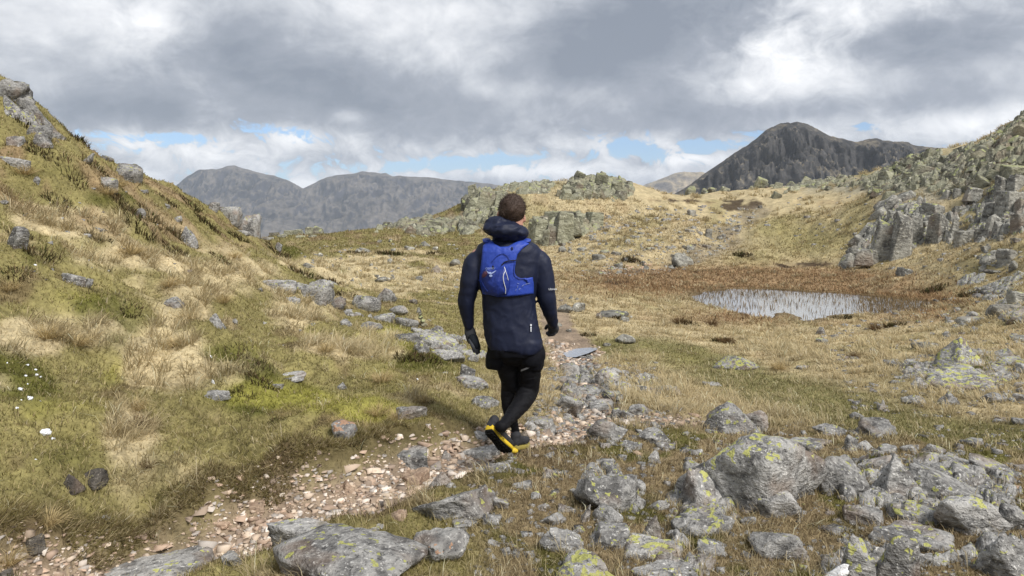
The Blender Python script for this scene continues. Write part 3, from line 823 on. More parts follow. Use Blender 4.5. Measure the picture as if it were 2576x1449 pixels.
BOULDERS = [
 # crop, x, foot row, width, height, shape, material, tilt, colour(lichen, light, moss), name, label
 ('C',1330,1030,1080,585,'boulder','N',(0,.12),(.62,.72,.1),'boulder','largest grey boulder, patched with yellow lichen, among the stones on the right'),
 ('C',1480,1070,350,195,'boulder','N',(0,0),(.55,.75,.1),'boulder','pale rounded rock propping the front of the largest boulder'),
 ('C',1000,1015,360,285,'boulder','N',(0,-.5),(.5,.85,0),'boulder','pale sloping rock leaning on the left end of the largest boulder'),
 ('C',1215,500,440,225,'wedge','N',(0,0),(.42,.5,0),'boulder','pointed grey boulder just behind the largest boulder'),
 ('C',1350,470,190,140,'boulder','N',(0,0),(.3,.42,0),'boulder','dark knobbly rock against the right side of the pointed boulder'),
 ('C',340,535,280,150,'boulder','N',(0,0),(.25,.48,.25),'boulder','hump-backed grey rock beside the gravel path, turf on its left'),
 ('C',660,555,230,95,'boulder','N',(0,0),(.2,.45,.2),'boulder','low grey rock between the path and the pointed boulder'),
 ('C',495,592,160,55,'slab','N',(0,0),(.3,.5,0),'flat_stone','flat pale stone below the hump-backed rock'),
 ('C',735,605,140,62,'slab','N',(.1,.2),(.2,.45,.2),'flat_stone','thin stone leaning beside the low grey rock'),
 ('C',85,102,165,85,'block','N',(0,0),(.4,.45,0),'boulder','dark grey block on the path edge below the puddle'),
 ('C',345,142,175,108,'boulder','N',(0,0),(.35,.55,0),'boulder','pale speckled boulder at the head of the stony path'),
 ('C',590,170,120,102,'wedge','N',(0,.2),(.6,.55,0),'boulder','upright yellow-lichened rock right of the speckled boulder'),
 ('C',745,218,155,48,'slab','N',(0,0),(.3,.6,0),'flat_stone','low pale stone out on the grass right of the upright rock'),
 ('C',95,375,190,150,'boulder','N',(0,0),(.5,.5,.3),'boulder','lichened rock with a turf skirt right of the walker\'s knee'),
 ('C',300,345,210,85,'slab','N',(0,0),(.2,.5,0),'flat_stone','broad flat slab lying across the stony path'),
 ('C',415,385,90,72,'boulder','N',(0,0),(.1,.55,0),'boulder','rounded brownish stone at the end of the broad path slab'),
 ('C',545,365,160,84,'boulder','N',(0,0),(.5,.5,0),'boulder','lichened stone right of the rounded brownish one'),
 ('C',230,235,260,62,'slab','N',(0,0),(.3,.55,0),'flat_stone','worn grey slab in the middle of the stony path'),
 ('C',410,250,210,55,'slab','N',(0,0),(.75,.5,0),'flat_stone','path slab with one bright yellow lichen patch'),
 ('C',240,105,120,36,'slab','N',(0,0),(.6,.5,.2),'flat_stone','low lichened stone left of the speckled boulder'),
 ('C',60,160,180,55,'slab','N',(0,0),(.1,.6,0),'flat_stone','pale worn slab at the walker\'s right side'),
 ('C',610,215,150,60,'slab','N',(0,0),(.2,.5,.2),'flat_stone','flat stone under the upright yellow-lichened rock'),
 ('C',660,690,115,85,'boulder','N',(0,0),(.2,.55,0),'boulder','small pale knobbly stone in the worn turf left of the largest boulder'),
 ('C',550,642,82,34,'slab','T',(0,0),(.0,.75,0),'flat_stone','small white stone on the worn turf'),
 ('C',925,765,140,92,'boulder','N',(0,0),(.3,.5,.2),'boulder','grey stone at the back left foot of the largest boulder'),
 ('C',340,1015,480,300,'slab','N',(-.35,.35),(.3,.45,.45),'boulder','wide dark slab dipping left, moss along its right edge'),
 ('C',350,1115,245,145,'boulder','N',(0,0),(.35,.55,.25),'boulder','rounded grey rock at the foot of the wide dipping slab'),
 ('C',200,1085,85,130,'wedge','N',(0,.3),(.2,.45,.2),'boulder','narrow upright stone left of the rounded rock'),
 ('C',345,1262,310,155,'boulder','N',(0,.1),(.35,.55,.1),'boulder','smooth pale rock below the rounded one'),
 ('C',650,1222,170,185,'wedge','N',(0,.3),(.25,.5,.3),'boulder','steep pointed rock in the moss below the largest boulder'),
 ('C',960,1182,430,185,'slab','N',(.2,.12),(.55,.55,.1),'boulder','low slab in front of the largest boulder with a yellow lichen spot'),
 ('C',690,1010,150,80,'boulder','N',(0,0),(.3,.48,.3),'boulder','grey stone between the dipping slab and the largest boulder'),
 ('C',640,1345,430,135,'slab','N',(.15,-.05),(.85,.55,.2),'boulder','flat-topped rock streaked yellow with lichen near the bottom edge'),
 ('C',190,1500,440,200,'boulder','N',(0,0),(.95,.55,.2),'boulder','yellow-crusted rock cut by the bottom edge below the walker'),
 ('C',790,1510,520,135,'slab','N',(0,.1),(.35,.55,.2),'boulder','long low rock at the bottom edge right of the yellow-crusted one'),
 ('C',60,1290,330,110,'slab','N',(0,.35),(.2,.5,.1),'boulder','slanting grey slab left of the smooth pale rock'),
 ('C',1500,1365,420,215,'boulder','N',(0,0),(.2,.48,.2),'boulder','rugged grey boulder near the bottom edge below the largest boulder'),
 ('C',1040,1315,230,95,'slab','N',(0,.15),(.3,.55,0),'flat_stone','thin pale slab in the grass above the bottom edge'),
 ('C',1290,1110,130,60,'boulder','N',(0,0),(.2,.5,.2),'boulder','small stone between the low slab and the propping rock'),
 ('C',790,1200,110,60,'boulder','N',(0,0),(.3,.55,.2),'boulder','small pale stone touching the steep pointed rock'),
 ('D',450,910,390,265,'boulder','N',(0,.1),(.3,.42,.35),'boulder','purplish grey boulder with moss in front, right of the largest boulder'),
 ('D',830,950,340,320,'wedge','N',(0,0),(.25,.48,.2),'boulder','tall split boulder with a pointed top right of centre'),
 ('D',1150,965,560,240,'slab','N',(-.25,.2),(.2,.48,.1),'boulder','long smooth boulder sloping right from the split boulder'),
 ('D',690,760,240,120,'slab','N',(0,-.25),(.2,.55,.2),'boulder','leaning plate of rock left of the split boulder'),
 ('D',685,505,270,105,'slab','N',(0,0),(.1,.34,.1),'boulder','dark layered slab standing on the edge of the green track'),
 ('D',390,500,215,78,'boulder','N',(0,0),(.2,.5,.2),'boulder','low grey hump left of the dark layered slab'),
 ('D',250,615,330,88,'slab','N',(0,.05),(.55,.5,.2),'boulder','long lichened slab right behind the largest boulder'),
 ('D',525,600,85,100,'block','N',(0,.1),(.2,.6,0),'boulder','small upright pale block below the dark layered slab'),
 ('D',620,605,150,70,'boulder','N',(0,0),(.2,.45,.2),'boulder','grey stone right of the small upright block'),
 ('D',760,625,160,60,'slab','N',(0,0),(.2,.45,.1),'flat_stone','flat stone in front of the dark layered slab'),
 ('D',1070,635,160,80,'boulder','N',(0,0),(.2,.5,0),'boulder','crumpled grey stone beside the track at right'),
 ('D',920,615,140,55,'slab','N',(0,0),(.2,.5,.1),'flat_stone','flat stone left of the crumpled one'),
 ('D',600,1115,270,135,'block','N',(0,.1),(.2,.42,.2),'boulder','brown-grey block in front of the mossy hollow'),
 ('D',965,1115,290,140,'slab','N',(.1,-.1),(.9,.55,.2),'boulder','tilted rock spotted with bright yellow lichen'),
 ('D',1330,1190,480,280,'boulder','N',(0,0),(.72,.52,.25),'boulder','big boulder near the right edge with a yellow lichen patch on its top'),
 ('D',1620,1150,220,190,'boulder','N',(0,0),(.3,.5,.4),'boulder','grey boulder at the right edge behind the lichen-topped one'),
 ('D',415,1175,215,65,'slab','N',(0,0),(.2,.48,.1),'flat_stone','thin dark slab in the grass left of the brown-grey block'),
 ('D',412,1500,80,170,'slab','W',(0,.9),(.0,.6,0),'boulder','bright white stone wedged against the left of the cracked boulder'),
 ('D',930,1290,560,170,'slab','N',(.1,.06),(.4,.5,.1),'boulder','broad smooth slab behind the cracked boulder'),
 ('D',1580,1520,340,340,'boulder','N',(0,.2),(.35,.5,.2),'boulder','rough boulder in the bottom right corner'),
 ('D',970,1390,190,125,'boulder','N',(0,0),(.2,.42,.2),'boulder','dark stone tucked right of the cracked boulder'),
 ('D',1240,745,300,95,'slab','N',(0,.05),(.2,.48,.2),'boulder','low ridge of rock at the edge of the track'),
 ('D',1490,795,330,145,'boulder','N',(0,.1),(.55,.5,.2),'boulder','weathered rock by the right edge with a little moss'),
 ('D',1460,855,90,62,'boulder','N',(0,0),(.1,.55,0),'boulder','small pale stone in front of the weathered rock'),
 ('D',1050,720,130,55,'boulder','N',(0,0),(.2,.45,.1),'boulder','small stone above the split boulder'),
 ('D',1200,660,110,40,'slab','N',(0,0),(.1,.45,0),'flat_stone','small flat stone on the worn track'),
 ('D',1340,575,150,55,'slab','N',(0,0),(.1,.45,0),'flat_stone','flat stone half sunk in the worn track at right'),
 ('D',1600,870,120,40,'slab','T',(0,0),(.0,.55,0),'flat_stone','pinkish flat stone on bare soil at right'),
 ('D',1260,205,440,140,'slab','N',(.25,-.15),(.75,.52,0),'boulder','tilted bedded slab with lichen above the green track'),
 ('D',1250,60,330,230,'wedge','N',(0,0),(.8,.55,0),'boulder','tall pyramid rock covered in yellow lichen'),
 ('D',1540,130,220,55,'slab','N',(0,0),(.2,.55,0),'flat_stone','long thin slab right of the tilted bedded slab'),
 ('D',1510,195,95,64,'boulder','N',(0,0),(.7,.5,0),'boulder','small lichened stone right of the tilted bedded slab'),
 ('D',990,195,130,90,'boulder','N',(0,.2),(.2,.5,0),'boulder','grey rock left of the tilted bedded slab'),
 ('D',940,292,150,72,'boulder','N',(0,0),(.2,.5,0),'boulder','jagged stone in the straw grass left of the slab'),
 ('D',730,335,72,78,'wedge','N',(0,0),(.2,.55,0),'boulder','small upright stone in the straw grass'),
 ('D',562,392,95,52,'boulder','N',(0,0),(.2,.5,0),'boulder','small grey stone above the dark layered slab'),
 ('D',1170,295,140,95,'wedge','N',(0,0),(.2,.45,.1),'boulder','dark pointed stone below the tilted bedded slab'),
 ('D',1480,285,160,75,'boulder','N',(0,0),(.2,.4,.1),'boulder','dark stone pair at right below the thin slab'),
 ('D',1670,275,110,55,'slab','N',(0,0),(.1,.55,0),'flat_stone','pale flat stone at the right edge of the slope'),
 ('D',1640,180,110,45,'boulder','N',(0,0),(.3,.55,0),'boulder','low stone at the right edge above the pale flat one'),
 ('D',1660,430,120,55,'boulder','N',(0,0),(.1,.38,.2),'boulder','dark tussock-topped stone at the right edge of the track'),
 ('D',1540,415,120,24,'slab','N',(0,0),(.1,.55,0),'flat_stone','thin flat slab near the right edge in short grass'),
 ('D',1600,30,220,60,'boulder','N',(0,0),(.8,.55,0),'boulder','yellow-lichened rock at the right edge beside the pyramid rock'),
 ('D',820,35,110,36,'slab','N',(0,0),(.1,.45,0),'flat_stone','flat grey stone in the grass left of the pyramid rock'),
 ('H',985,660,265,80,'boulder','N',(0,0),(.95,.55,0),'boulder','low boulder crusted with lichen alone in the straw grass below the pond'),
 ('H',375,515,130,55,'boulder','M',(0,0),(.3,.5,.2),'boulder','grey boulder in straw grass above the puddle'),
 ('H',1460,512,85,30,'slab','M',(0,0),(.5,.5,0),'flat_stone','small lichened slab lying between pond and pyramid rock'),
 ('H',1925,142,95,50,'slab','M',(0,0),(.1,.6,0),'boulder','pale stone at the far right end of the bog'),
 ('H',118,342,90,56,'boulder','M',(0,0),(.2,.48,0),'boulder','rounded rock beside the walker\'s right hand'),
 ('H',45,345,85,42,'boulder','M',(0,0),(.3,.52,0),'boulder','pale rock touching the walker\'s right sleeve'),
 ('H',300,372,190,40,'slab','M',(0,0),(.2,.5,.2),'boulder','flat outcrop in the turf right of the walker'),
 ('H',2460,358,160,64,'block','M',(0,0),(.2,.6,0),'boulder','pale block on the slope at the right edge level with the pond'),
 ('H',2290,402,170,36,'slab','M',(0,0),(.2,.5,0),'flat_stone','thin slab left of the pale block'),
 ('H',2530,402,110,44,'slab','M',(0,0),(.2,.5,0),'flat_stone','flat slab at the right edge below the pale block'),
 ('H',2540,305,90,84,'block','M',(0,0),(.2,.55,0),'boulder','squarish stone at the right edge above the pale block'),
 ('H',2410,78,130,80,'wedge','M',(0,.3),(.4,.52,0),'boulder','leaning rock on the right slope above the bog'),
 ('H',2490,75,110,85,'block','M',(0,0),(.4,.52,0),'boulder','blocky rock right of the leaning rock'),
 ('H',2350,120,50,40,'boulder','M',(0,0),(.2,.45,0),'boulder','small dark stone below the leaning rock'),
 ('H',2420,128,120,24,'slab','M',(0,0),(.2,.5,0),'flat_stone','flat stone on the grass below the blocky rock'),
 ('H',2525,110,60,55,'boulder','M',(0,0),(.2,.5,0),'boulder','stone at the right edge under the blocky rock'),
 ('H',2040,545,160,40,'slab','M',(0,0),(.3,.5,0),'flat_stone','flat grey outcrop left of the pyramid rock'),
 ('H',2560,500,120,30,'slab','M',(0,0),(.2,.5,0),'flat_stone','long flat stone at the right edge behind the pyramid rock'),
 ('H',2460,600,130,60,'boulder','N',(0,0),(.6,.5,0),'boulder','lichened rock between the pyramid rock and the right edge'),
 ('H',860,752,110,26,'slab','N',(0,0),(.2,.55,0),'flat_stone','low stone on the green track below the crusted boulder'),
 ('H',1355,655,70,22,'slab','N',(0,0),(.2,.55,0),'flat_stone','small flat stone in the straw grass right of the crusted boulder'),
 ('H',1840,640,80,34,'slab','N',(0,0),(.2,.5,0),'flat_stone','small slab in the straw grass left of the pyramid rock'),
 # lower left and centre
 ('A',1230,1600,1290,390,'slab','N',(0,.03),(.25,.58,0),'boulder','long speckled slab at the bottom edge below the gravel'),
 ('A',800,735,270,200,'boulder','D',(0,.25),(.1,.5,.3),'boulder','dark rock half buried in the mossy bank at left'),
 ('A',590,785,190,190,'wedge','D',(0,-.2),(.1,.45,.3),'boulder','dark wedge of rock left of the half-buried one'),
 ('A',275,1275,240,165,'block','D',(0,-.3),(.1,.45,0),'boulder','dark angular rock sticking out of the bank in the lower left corner'),
 ('A',675,1315,140,110,'wedge','D',(0,0),(.1,.8,0),'boulder','brown wedge-shaped stone at the left end of the gravel'),
 ('A',1820,1055,275,115,'slab','T',(0,0),(.0,.72,0),'path_stone','pale tan slab lying on the gravel under the bank'),
 ('A',2150,925,145,115,'block','T',(0,0),(.0,.36,0),'path_stone','brown blocky stone at the top of the gravel under the bank'),
 ('A',1955,1380,195,120,'boulder','N',(0,0),(.1,.4,.1),'boulder','dark rounded rock in grass beside the gravel at bottom'),
 ('A',60,1470,120,90,'boulder','D',(0,0),(.1,.9,0),'boulder','rounded brown stone in the bottom left corner'),
 ('A',2470,705,125,75,'boulder','N',(0,0),(.1,.6,.1),'path_stone','pale grey stone under the overhanging turf of the bank'),
 ('A',885,990,95,42,'slab','N',(0,0),(.1,.75,0),'flat_stone','small whitish stone on the dark soil of the bank'),
 ('B',400,1205,460,200,'block','N',(0,.1),(.25,.55,.25),'boulder','mottled block with a dark mossy side right of the gravel'),
 ('B',700,1600,1330,430,'boulder','N',(0,.05),(.35,.48,.1),'boulder','broad grey boulder cut by the bottom edge left of centre'),
 ('B',1440,1340,510,280,'boulder','O',(0,.15),(.35,.5,.2),'boulder','split boulder with a rusty patch at bottom centre'),
 ('B',1560,1015,660,220,'slab','N',(-.1,-.32),(.3,.52,.1),'boulder','long tapering slab pointing left in the middle foreground'),
 ('B',1800,920,220,180,'wedge','N',(0,.2),(.3,.52,.1),'boulder','peaked rock at the right end of the long tapering slab'),
 ('B',1930,930,150,90,'boulder','N',(0,0),(.45,.5,.1),'boulder','low lichened rock right of the peaked one'),
 ('B',1200,595,410,160,'block','N',(0,.03),(.2,.5,.1),'boulder','squared block in the end of the bank left of the walker\'s feet'),
 ('B',1785,565,400,115,'slab','N',(0,.05),(.15,.55,.1),'boulder','flat rock under the walker\'s lifted shoe'),
 ('B',1512,565,140,100,'wedge','N',(0,0),(.2,.52,.1),'boulder','pointed stone between the squared block and the flat rock'),
 ('B',1430,625,105,75,'boulder','N',(0,0),(.1,.45,0),'boulder','stone at the right foot of the squared block'),
 ('B',720,405,185,155,'block','O',(.2,.1),(.95,.5,.0),'boulder','stone with an orange crust on top set in the mossy bank'),
 ('B',1240,250,255,128,'boulder','N',(0,0),(.2,.42,.1),'boulder','dark pitted rock standing in moss left of the walker\'s legs'),
 ('B',1812,152,225,98,'boulder','N',(0,.1),(.3,.52,.1),'boulder','low pale rock just left of the walker\'s calf'),
 ('B',758,825,135,125,'wedge','T',(0,.1),(.0,.30,0),'path_stone','reddish angular stone in the middle of the gravel'),
 ('B',1265,745,270,115,'slab','T',(.1,-.25),(.0,.38,.15),'path_stone','tilted brown slab sunk in the gravel'),
 ('B',1470,750,180,112,'wedge','N',(0,0),(.1,.45,.1),'boulder','triangular grey stone at the top right end of the gravel'),
 ('B',1890,650,250,66,'slab','N',(.1,-.08),(.25,.52,.1),'flat_stone','flat bedded slab in the turf below the walker'),
 ('B',2330,690,205,80,'wedge','N',(0,0),(.2,.48,.1),'boulder','low ridge-shaped rock right of the flat bedded slab'),
 ('B',2240,300,290,95,'slab','N',(0,.1),(.2,.55,0),'flat_stone','pale slab on the path right of the walker\'s shoes'),
 ('B',2110,450,100,135,'boulder','D',(0,0),(.1,.9,0),'boulder','dark knobbly stone just behind the walker\'s planted foot'),
 ('B',1770,400,140,85,'boulder','N',(0,0),(.2,.58,0),'boulder','rounded pale stone behind the walker\'s lifted heel'),
 ('B',2330,1055,210,110,'boulder','N',(0,0),(.25,.5,.15),'boulder','grey stone in worn turf right of the peaked rock'),
 ('B',1865,1055,145,82,'block','N',(0,0),(.2,.5,0),'boulder','small square stone below the long tapering slab'),
 ('B',1650,1085,210,72,'slab','N',(0,0),(.25,.5,.1),'flat_stone','thin stone left of the small square one'),
 ('B',2430,1250,310,130,'slab','N',(0,.4),(.2,.5,.1),'boulder','slab slanting down to the right in worn turf'),
 ('B',2440,955,150,80,'boulder','N',(0,0),(.25,.5,.1),'boulder','grey stone left of the wide dipping slab'),
 ('B',2100,770,150,70,'boulder','N',(0,0),(.3,.45,.4),'boulder','mossy low stone below the ridge-shaped rock'),
 ('B',1130,1010,180,80,'boulder','T',(0,0),(.1,.45,0),'path_stone','brownish stone at the right edge of the gravel'),
 ('B',1880,1220,110,50,'slab','N',(0,0),(.3,.5,0),'flat_stone','small flat stone in turf right of the rusty split boulder'),
 ('B',960,1110,180,60,'slab','N',(0,0),(.1,.42,.2),'flat_stone','low stone between the mottled block and the split boulder'),
 # left slope
 ('E',110,695,135,100,'block','N',(0,0),(.25,.48,.1),'boulder','squarish grey boulder high on the left slope'),
 ('E',120,855,185,105,'block','N',(0,0),(.2,.55,.1),'boulder','pale broken block at the left edge under the squarish boulder'),
 ('E',320,690,150,110,'slab','N',(0,.6),(.2,.5,0),'boulder','smooth slab lying down the slope right of the squarish boulder'),
 ('E',310,600,170,90,'block','N',(0,.2),(.2,.42,.2),'boulder','dark layered rock under the left skyline'),
 ('E',940,930,240,130,'slab','N',(0,.45),(.2,.5,.1),'boulder','long sloping slab below the skyline of the left hill'),
 ('E',800,790,90,50,'slab','N',(0,0),(.2,.45,.2),'boulder','dark ledge at the upper end of the long sloping slab'),
 ('E',790,995,175,95,'boulder','N',(0,.1),(.2,.52,0),'boulder','rounded grey boulder alone in brown heath on the left hill'),
 ('E',1385,1410,155,140,'wedge','N',(0,-.2),(.35,.55,0),'boulder','pale pointed boulder standing on the left hill'),
 ('E',1040,1205,90,72,'boulder','N',(0,0),(.2,.55,.1),'boulder','speckled stone beside dark heather on the left hill'),
 ('E',1320,1255,72,64,'boulder','N',(0,0),(.2,.55,0),'boulder','small pale stone right of the dark heather'),
 ('E',740,1315,140,40,'slab','N',(0,.15),(.1,.52,0),'flat_stone','flat stone in straw grass below the heather'),
 ('E',130,1440,150,180,'block','N',(0,.3),(.2,.55,.2),'boulder','fissured pale rock in moss at the left edge'),
 ('E',650,810,60,105,'slab','N',(0,1.0),(.1,.5,0),'boulder','narrow slab on edge on the upper left slope'),
 ('E',270,960,70,62,'boulder','N',(0,0),(.1,.45,0),'boulder','small stone in long straw on the left slope'),
 ('E',1240,1140,60,40,'boulder','N',(0,0),(.1,.5,.1),'boulder','small stone above the dark heather'),
 ('E',1810,1330,110,30,'slab','N',(0,.1),(.1,.55,0),'flat_stone','flat stone below the square outcrop on the left skyline'),
 ('E',1055,1020,100,28,'slab','N',(0,.2),(.1,.5,0),'flat_stone','thin stone right of the rounded boulder on the left hill'),
 ('F',640,295,320,130,'slab','N',(0,.25),(.2,.5,.1),'boulder','low rock running down the moss on the left'),
 ('F',1450,475,245,85,'boulder','N',(0,0),(.2,.48,.1),'boulder','dark low rock in straw near the left centre'),
 ('F',1815,650,185,118,'wedge','N',(0,0),(.25,.52,0),'boulder','two-humped grey stone above the mossy mound'),
 ('F',1760,1260,370,62,'slab','N',(0,0),(.1,.48,.1),'flat_stone','long flat stone below the mossy mound'),
 ('F',2430,1105,300,62,'slab','N',(0,-.05),(.1,.62,0),'flat_stone','pale wavy slab in bright moss'),
 ('F',2340,1168,110,54,'slab','N',(0,.1),(.1,.48,0),'flat_stone','small stone just below the pale wavy slab'),
 ('G',540,535,250,150,'block','N',(0,0),(.6,.55,.1),'boulder','lichened block heading the rocky rib left of the walker'),
 ('G',230,445,300,95,'slab','N',(0,0),(.3,.5,.2),'boulder','flat broken rocks left of the lichened block'),
 ('G',560,420,230,80,'boulder','N',(0,0),(.3,.5,.1),'boulder','rock behind the lichened block'),
 ('G',340,530,110,50,'boulder','N',(0,0),(.2,.5,.2),'boulder','small stone at the lower left of the lichened block'),
 ('G',700,590,110,110,'slab','N',(0,.7),(.2,.48,.2),'boulder','steep plate at the right end of the lichened block'),
 ('G',930,605,240,135,'boulder','N',(0,.15),(.3,.5,.1),'boulder','jagged boulder in the middle of the rocky rib'),
 ('G',1095,525,150,110,'slab','N',(0,.5),(.2,.5,.1),'boulder','leaning plate above the jagged boulder'),
 ('G',1180,632,180,75,'boulder','N',(0,0),(.2,.55,0),'boulder','pale low rock right of the jagged boulder'),
 ('G',1050,685,190,72,'slab','N',(0,0),(.4,.55,0),'boulder','pale flat rock below the jagged boulder'),
 ('G',965,760,200,70,'slab','N',(0,.1),(.1,.52,.1),'flat_stone','long bedded stone at the lower end of the rib'),
 ('G',830,645,160,50,'slab','N',(0,.2),(.1,.4,.4),'boulder','mossy ledge between the lichened block and the jagged boulder'),
 ('G',765,715,100,60,'boulder','N',(0,0),(.2,.5,.2),'boulder','stone under the mossy hump of the rib'),
 ('G',1260,725,210,78,'slab','N',(0,.15),(.2,.48,0),'boulder','layered slab left of the small cairn'),
 ('G',1490,790,100,80,'block','N',(0,0),(.3,.5,0),'boulder','blocky stone right of the small cairn'),
 ('G',1330,780,140,50,'slab','N',(0,0),(.3,.5,0),'flat_stone','flat stone below the small cairn'),
 ('G',1500,890,370,115,'slab','N',(.05,.1),(.55,.54,.1),'boulder','widest grey slab left of the walker\'s gloved left hand'),
 ('G',1370,940,135,105,'boulder','N',(0,0),(.4,.5,.1),'boulder','dark-sided rock under the left end of the widest slab'),
 ('G',1580,1000,290,100,'boulder','N',(0,.05),(.3,.52,.2),'boulder','pale humped rock below the widest slab'),
 ('G',1250,845,260,72,'slab','N',(0,0),(.3,.5,.1),'boulder','low slab at the left end of the widest slab'),
 ('G',1640,850,130,60,'boulder','N',(0,0),(.4,.5,.1),'boulder','knobbly stone at the right end of the widest slab'),
 ('G',1780,1010,110,70,'boulder','N',(0,0),(.3,.5,.2),'boulder','stone just under the walker\'s left glove'),
 ('G',1740,1135,130,115,'block','N',(0,.15),(.2,.52,0),'boulder','pale upright block left of the walker\'s shorts'),
 ('G',1760,1225,320,95,'slab','N',(.05,.12),(.15,.48,0),'boulder','flat grey slab left of the walker\'s thighs'),
 ('G',735,1232,120,68,'wedge','N',(0,0),(.1,.55,0),'boulder','small pale stone among straw left of centre'),
 ('G',1065,372,140,52,'boulder','M',(0,0),(.3,.55,.1),'boulder','pale twin stones on the slope above the rib'),
 ('G',1330,348,125,32,'slab','M',(0,0),(.2,.55,0),'flat_stone','flat pale stone on the slope left of the walker\'s elbow'),
 ('G',1490,292,110,62,'wedge','M',(0,.2),(.1,.45,0),'boulder','dark pointed stone on the slope left of the walker\'s arm'),
 ('G',465,258,105,48,'boulder','M',(0,0),(.2,.5,0),'boulder','grey rounded stone just right of the left hill\'s edge'),
 ('G',660,256,30,40,'boulder','M',(0,0),(.1,.6,0),'boulder','tiny upright pale stone on the middle slope'),
 ('G',560,165,62,34,'boulder','M',(0,0),(.1,.7,0),'boulder','small white stone on the middle slope'),
 ('G',915,132,100,36,'slab','M',(0,.2),(.1,.5,0),'boulder','thin leaning slab high on the middle slope'),
 ('G',1302,542,80,42,'boulder','M',(0,0),(.2,.52,0),'boulder','small grey stone above the small cairn'),
 ('G',1640,240,90,60,'boulder','M',(0,0),(.2,.5,0),'boulder','grey stone close to the walker\'s left shoulder'),
 ('G',1400,80,100,44,'wedge','M',(0,.2),(.2,.5,0),'boulder','dark tooth of rock high on the middle slope'),
 ('G',1270,110,100,34,'slab','M',(0,.1),(.2,.6,0),'boulder','pale slab high on the middle slope left of the dark tooth'),
 ('G',970,240,30,24,'boulder','M',(0,0),(.1,.65,0),'boulder','tiny rounded stone in straw on the middle slope'),
 ('G',150,30,120,26,'slab','M',(0,0),(.2,.55,0),'flat_stone','flat pale rocks where the left hill meets the middle slope'),
 ('G',225,130,60,80,'block','N',(0,.3),(.2,.52,0),'boulder','pale rock on the lower edge of the left hill'),
 ('E',1590,1160,70,80,'block','N',(0,.3),(.2,.45,.2),'boulder','dark stone on the skyline left of the square outcrop'),
 ('E',1720,1240,180,120,'block','N',(0,.1),(.25,.55,0),'boulder','pale block on the left skyline beside the square outcrop'),
 ('E',1860,1290,150,140,'block','N',(0,.02),(.35,.52,0),'boulder','square-cut outcrop at the right end of the left skyline'),
 ('J',1270,1245,170,135,'boulder','M',(0,-.4),(.1,.6,0),'boulder','smooth grey boulder in the stream bed above the bog'),
 ('J',585,1185,100,50,'block','M',(0,0),(.2,.5,0),'boulder','grey block in the tussocks left of the stream bed'),
 ('J',1490,1000,60,75,'block','M',(0,.2),(.1,.55,0),'boulder','pale block standing in the stream bed'),
 ('J',1600,1010,80,40,'slab','M',(0,0),(.1,.6,0),'flat_stone','pale flat stone right of the standing block'),
 ('J',450,1115,90,36,'slab','M',(0,0),(.2,.5,0),'flat_stone','flat rock in the tussocks right of the walker\'s head'),
 ('J',630,1130,80,30,'slab','M',(0,0),(.6,.5,0),'flat_stone','lichened low stone in the tussocks'),
 ('J',1350,820,70,50,'block','M',(0,0),(.4,.5,0),'boulder','small grey rock below the peat hag'),
 ('J',655,915,40,28,'boulder','M',(0,0),(.1,.75,0),'boulder','little white stone below the knoll'),
]
MATS = {'N': ROCK_NEAR, 'M': ROCK_MID, 'F': ROCK_FAR, 'T': ROCK_TAN, 'D': ROCK_DARK, 'O': ROCK_RUST, 'W': ROCK_WHITE}
for n_, (cr, x, y, w, h, kd, mt, tl, cl, nm, lab) in enumerate(BOULDERS):
    cl = (cl[0], cl[1] + rng.uniform(-.16, .14), cl[2])
    put_rock(nm, cr, x, y, w, h, kd, MATS[mt], None, tl, .8 if kd != 'slab' else .9, cl, own=1000 + n_, label=lab,
             category='stone' if nm != 'boulder' else 'boulder', group='rocks lying about the fell')

x_, y_, z_ = ground_hit(2215, 1449)
cb_ = bpy.data.objects.new('boulder', None); COL.objects.link(cb_); cb_.location = (x_, y_, z_)
cb_['label'] = 'cracked boulder at the bottom edge with bright lime lichen'; cb_['category'] = 'boulder'; cb_['group'] = 'rocks lying about the fell'
put_rock('half', 'D', 560, 1510, 215, 330, 'boulder', ROCK_NEAR, .1, (0, -.05), .8, (.85, .5, .1), parent=cb_, own=1901)
put_rock('half', 'D', 820, 1520, 330, 372, 'boulder', ROCK_NEAR, -.1, (0, .08), .8, (.95, .5, .2), parent=cb_, own=1902)

# ---------------------------------------------------------------- bedrock: jointed, stepped rock breaking through the turf
def cells(x, y, size, seed):
    gx_, gy_ = np.floor(x / size), np.floor(y / size)
    F1 = np.full(len(x), 1e9); F2 = F1.copy(); A = [np.zeros(len(x)) for _ in range(5)]
    for i in (-1, 0, 1):
        for j in (-1, 0, 1):
            ix, iy = (gx_ + i).astype(np.int64), (gy_ + j).astype(np.int64); z0 = np.zeros_like(ix)
            cx, cy = (ix + .5 + .46 * _hash(ix, iy, z0, seed)) * size, (iy + .5 + .46 * _hash(ix, iy, z0 + 1, seed)) * size
            dd = np.hypot(x - cx, y - cy)
            near = dd < F1
            F2 = np.where(near, F1, np.minimum(F2, dd)); F1 = np.where(near, dd, F1)
            for k_, v in enumerate((_hash(ix, iy, z0 + 2, seed), _hash(ix, iy, z0 + 3, seed), _hash(ix, iy, z0 + 4, seed), x - cx, y - cy)):
                A[k_] = np.where(near, v, A[k_])
    return F1, F2, A[0], A[1], A[2], A[3] / size, A[4] / size
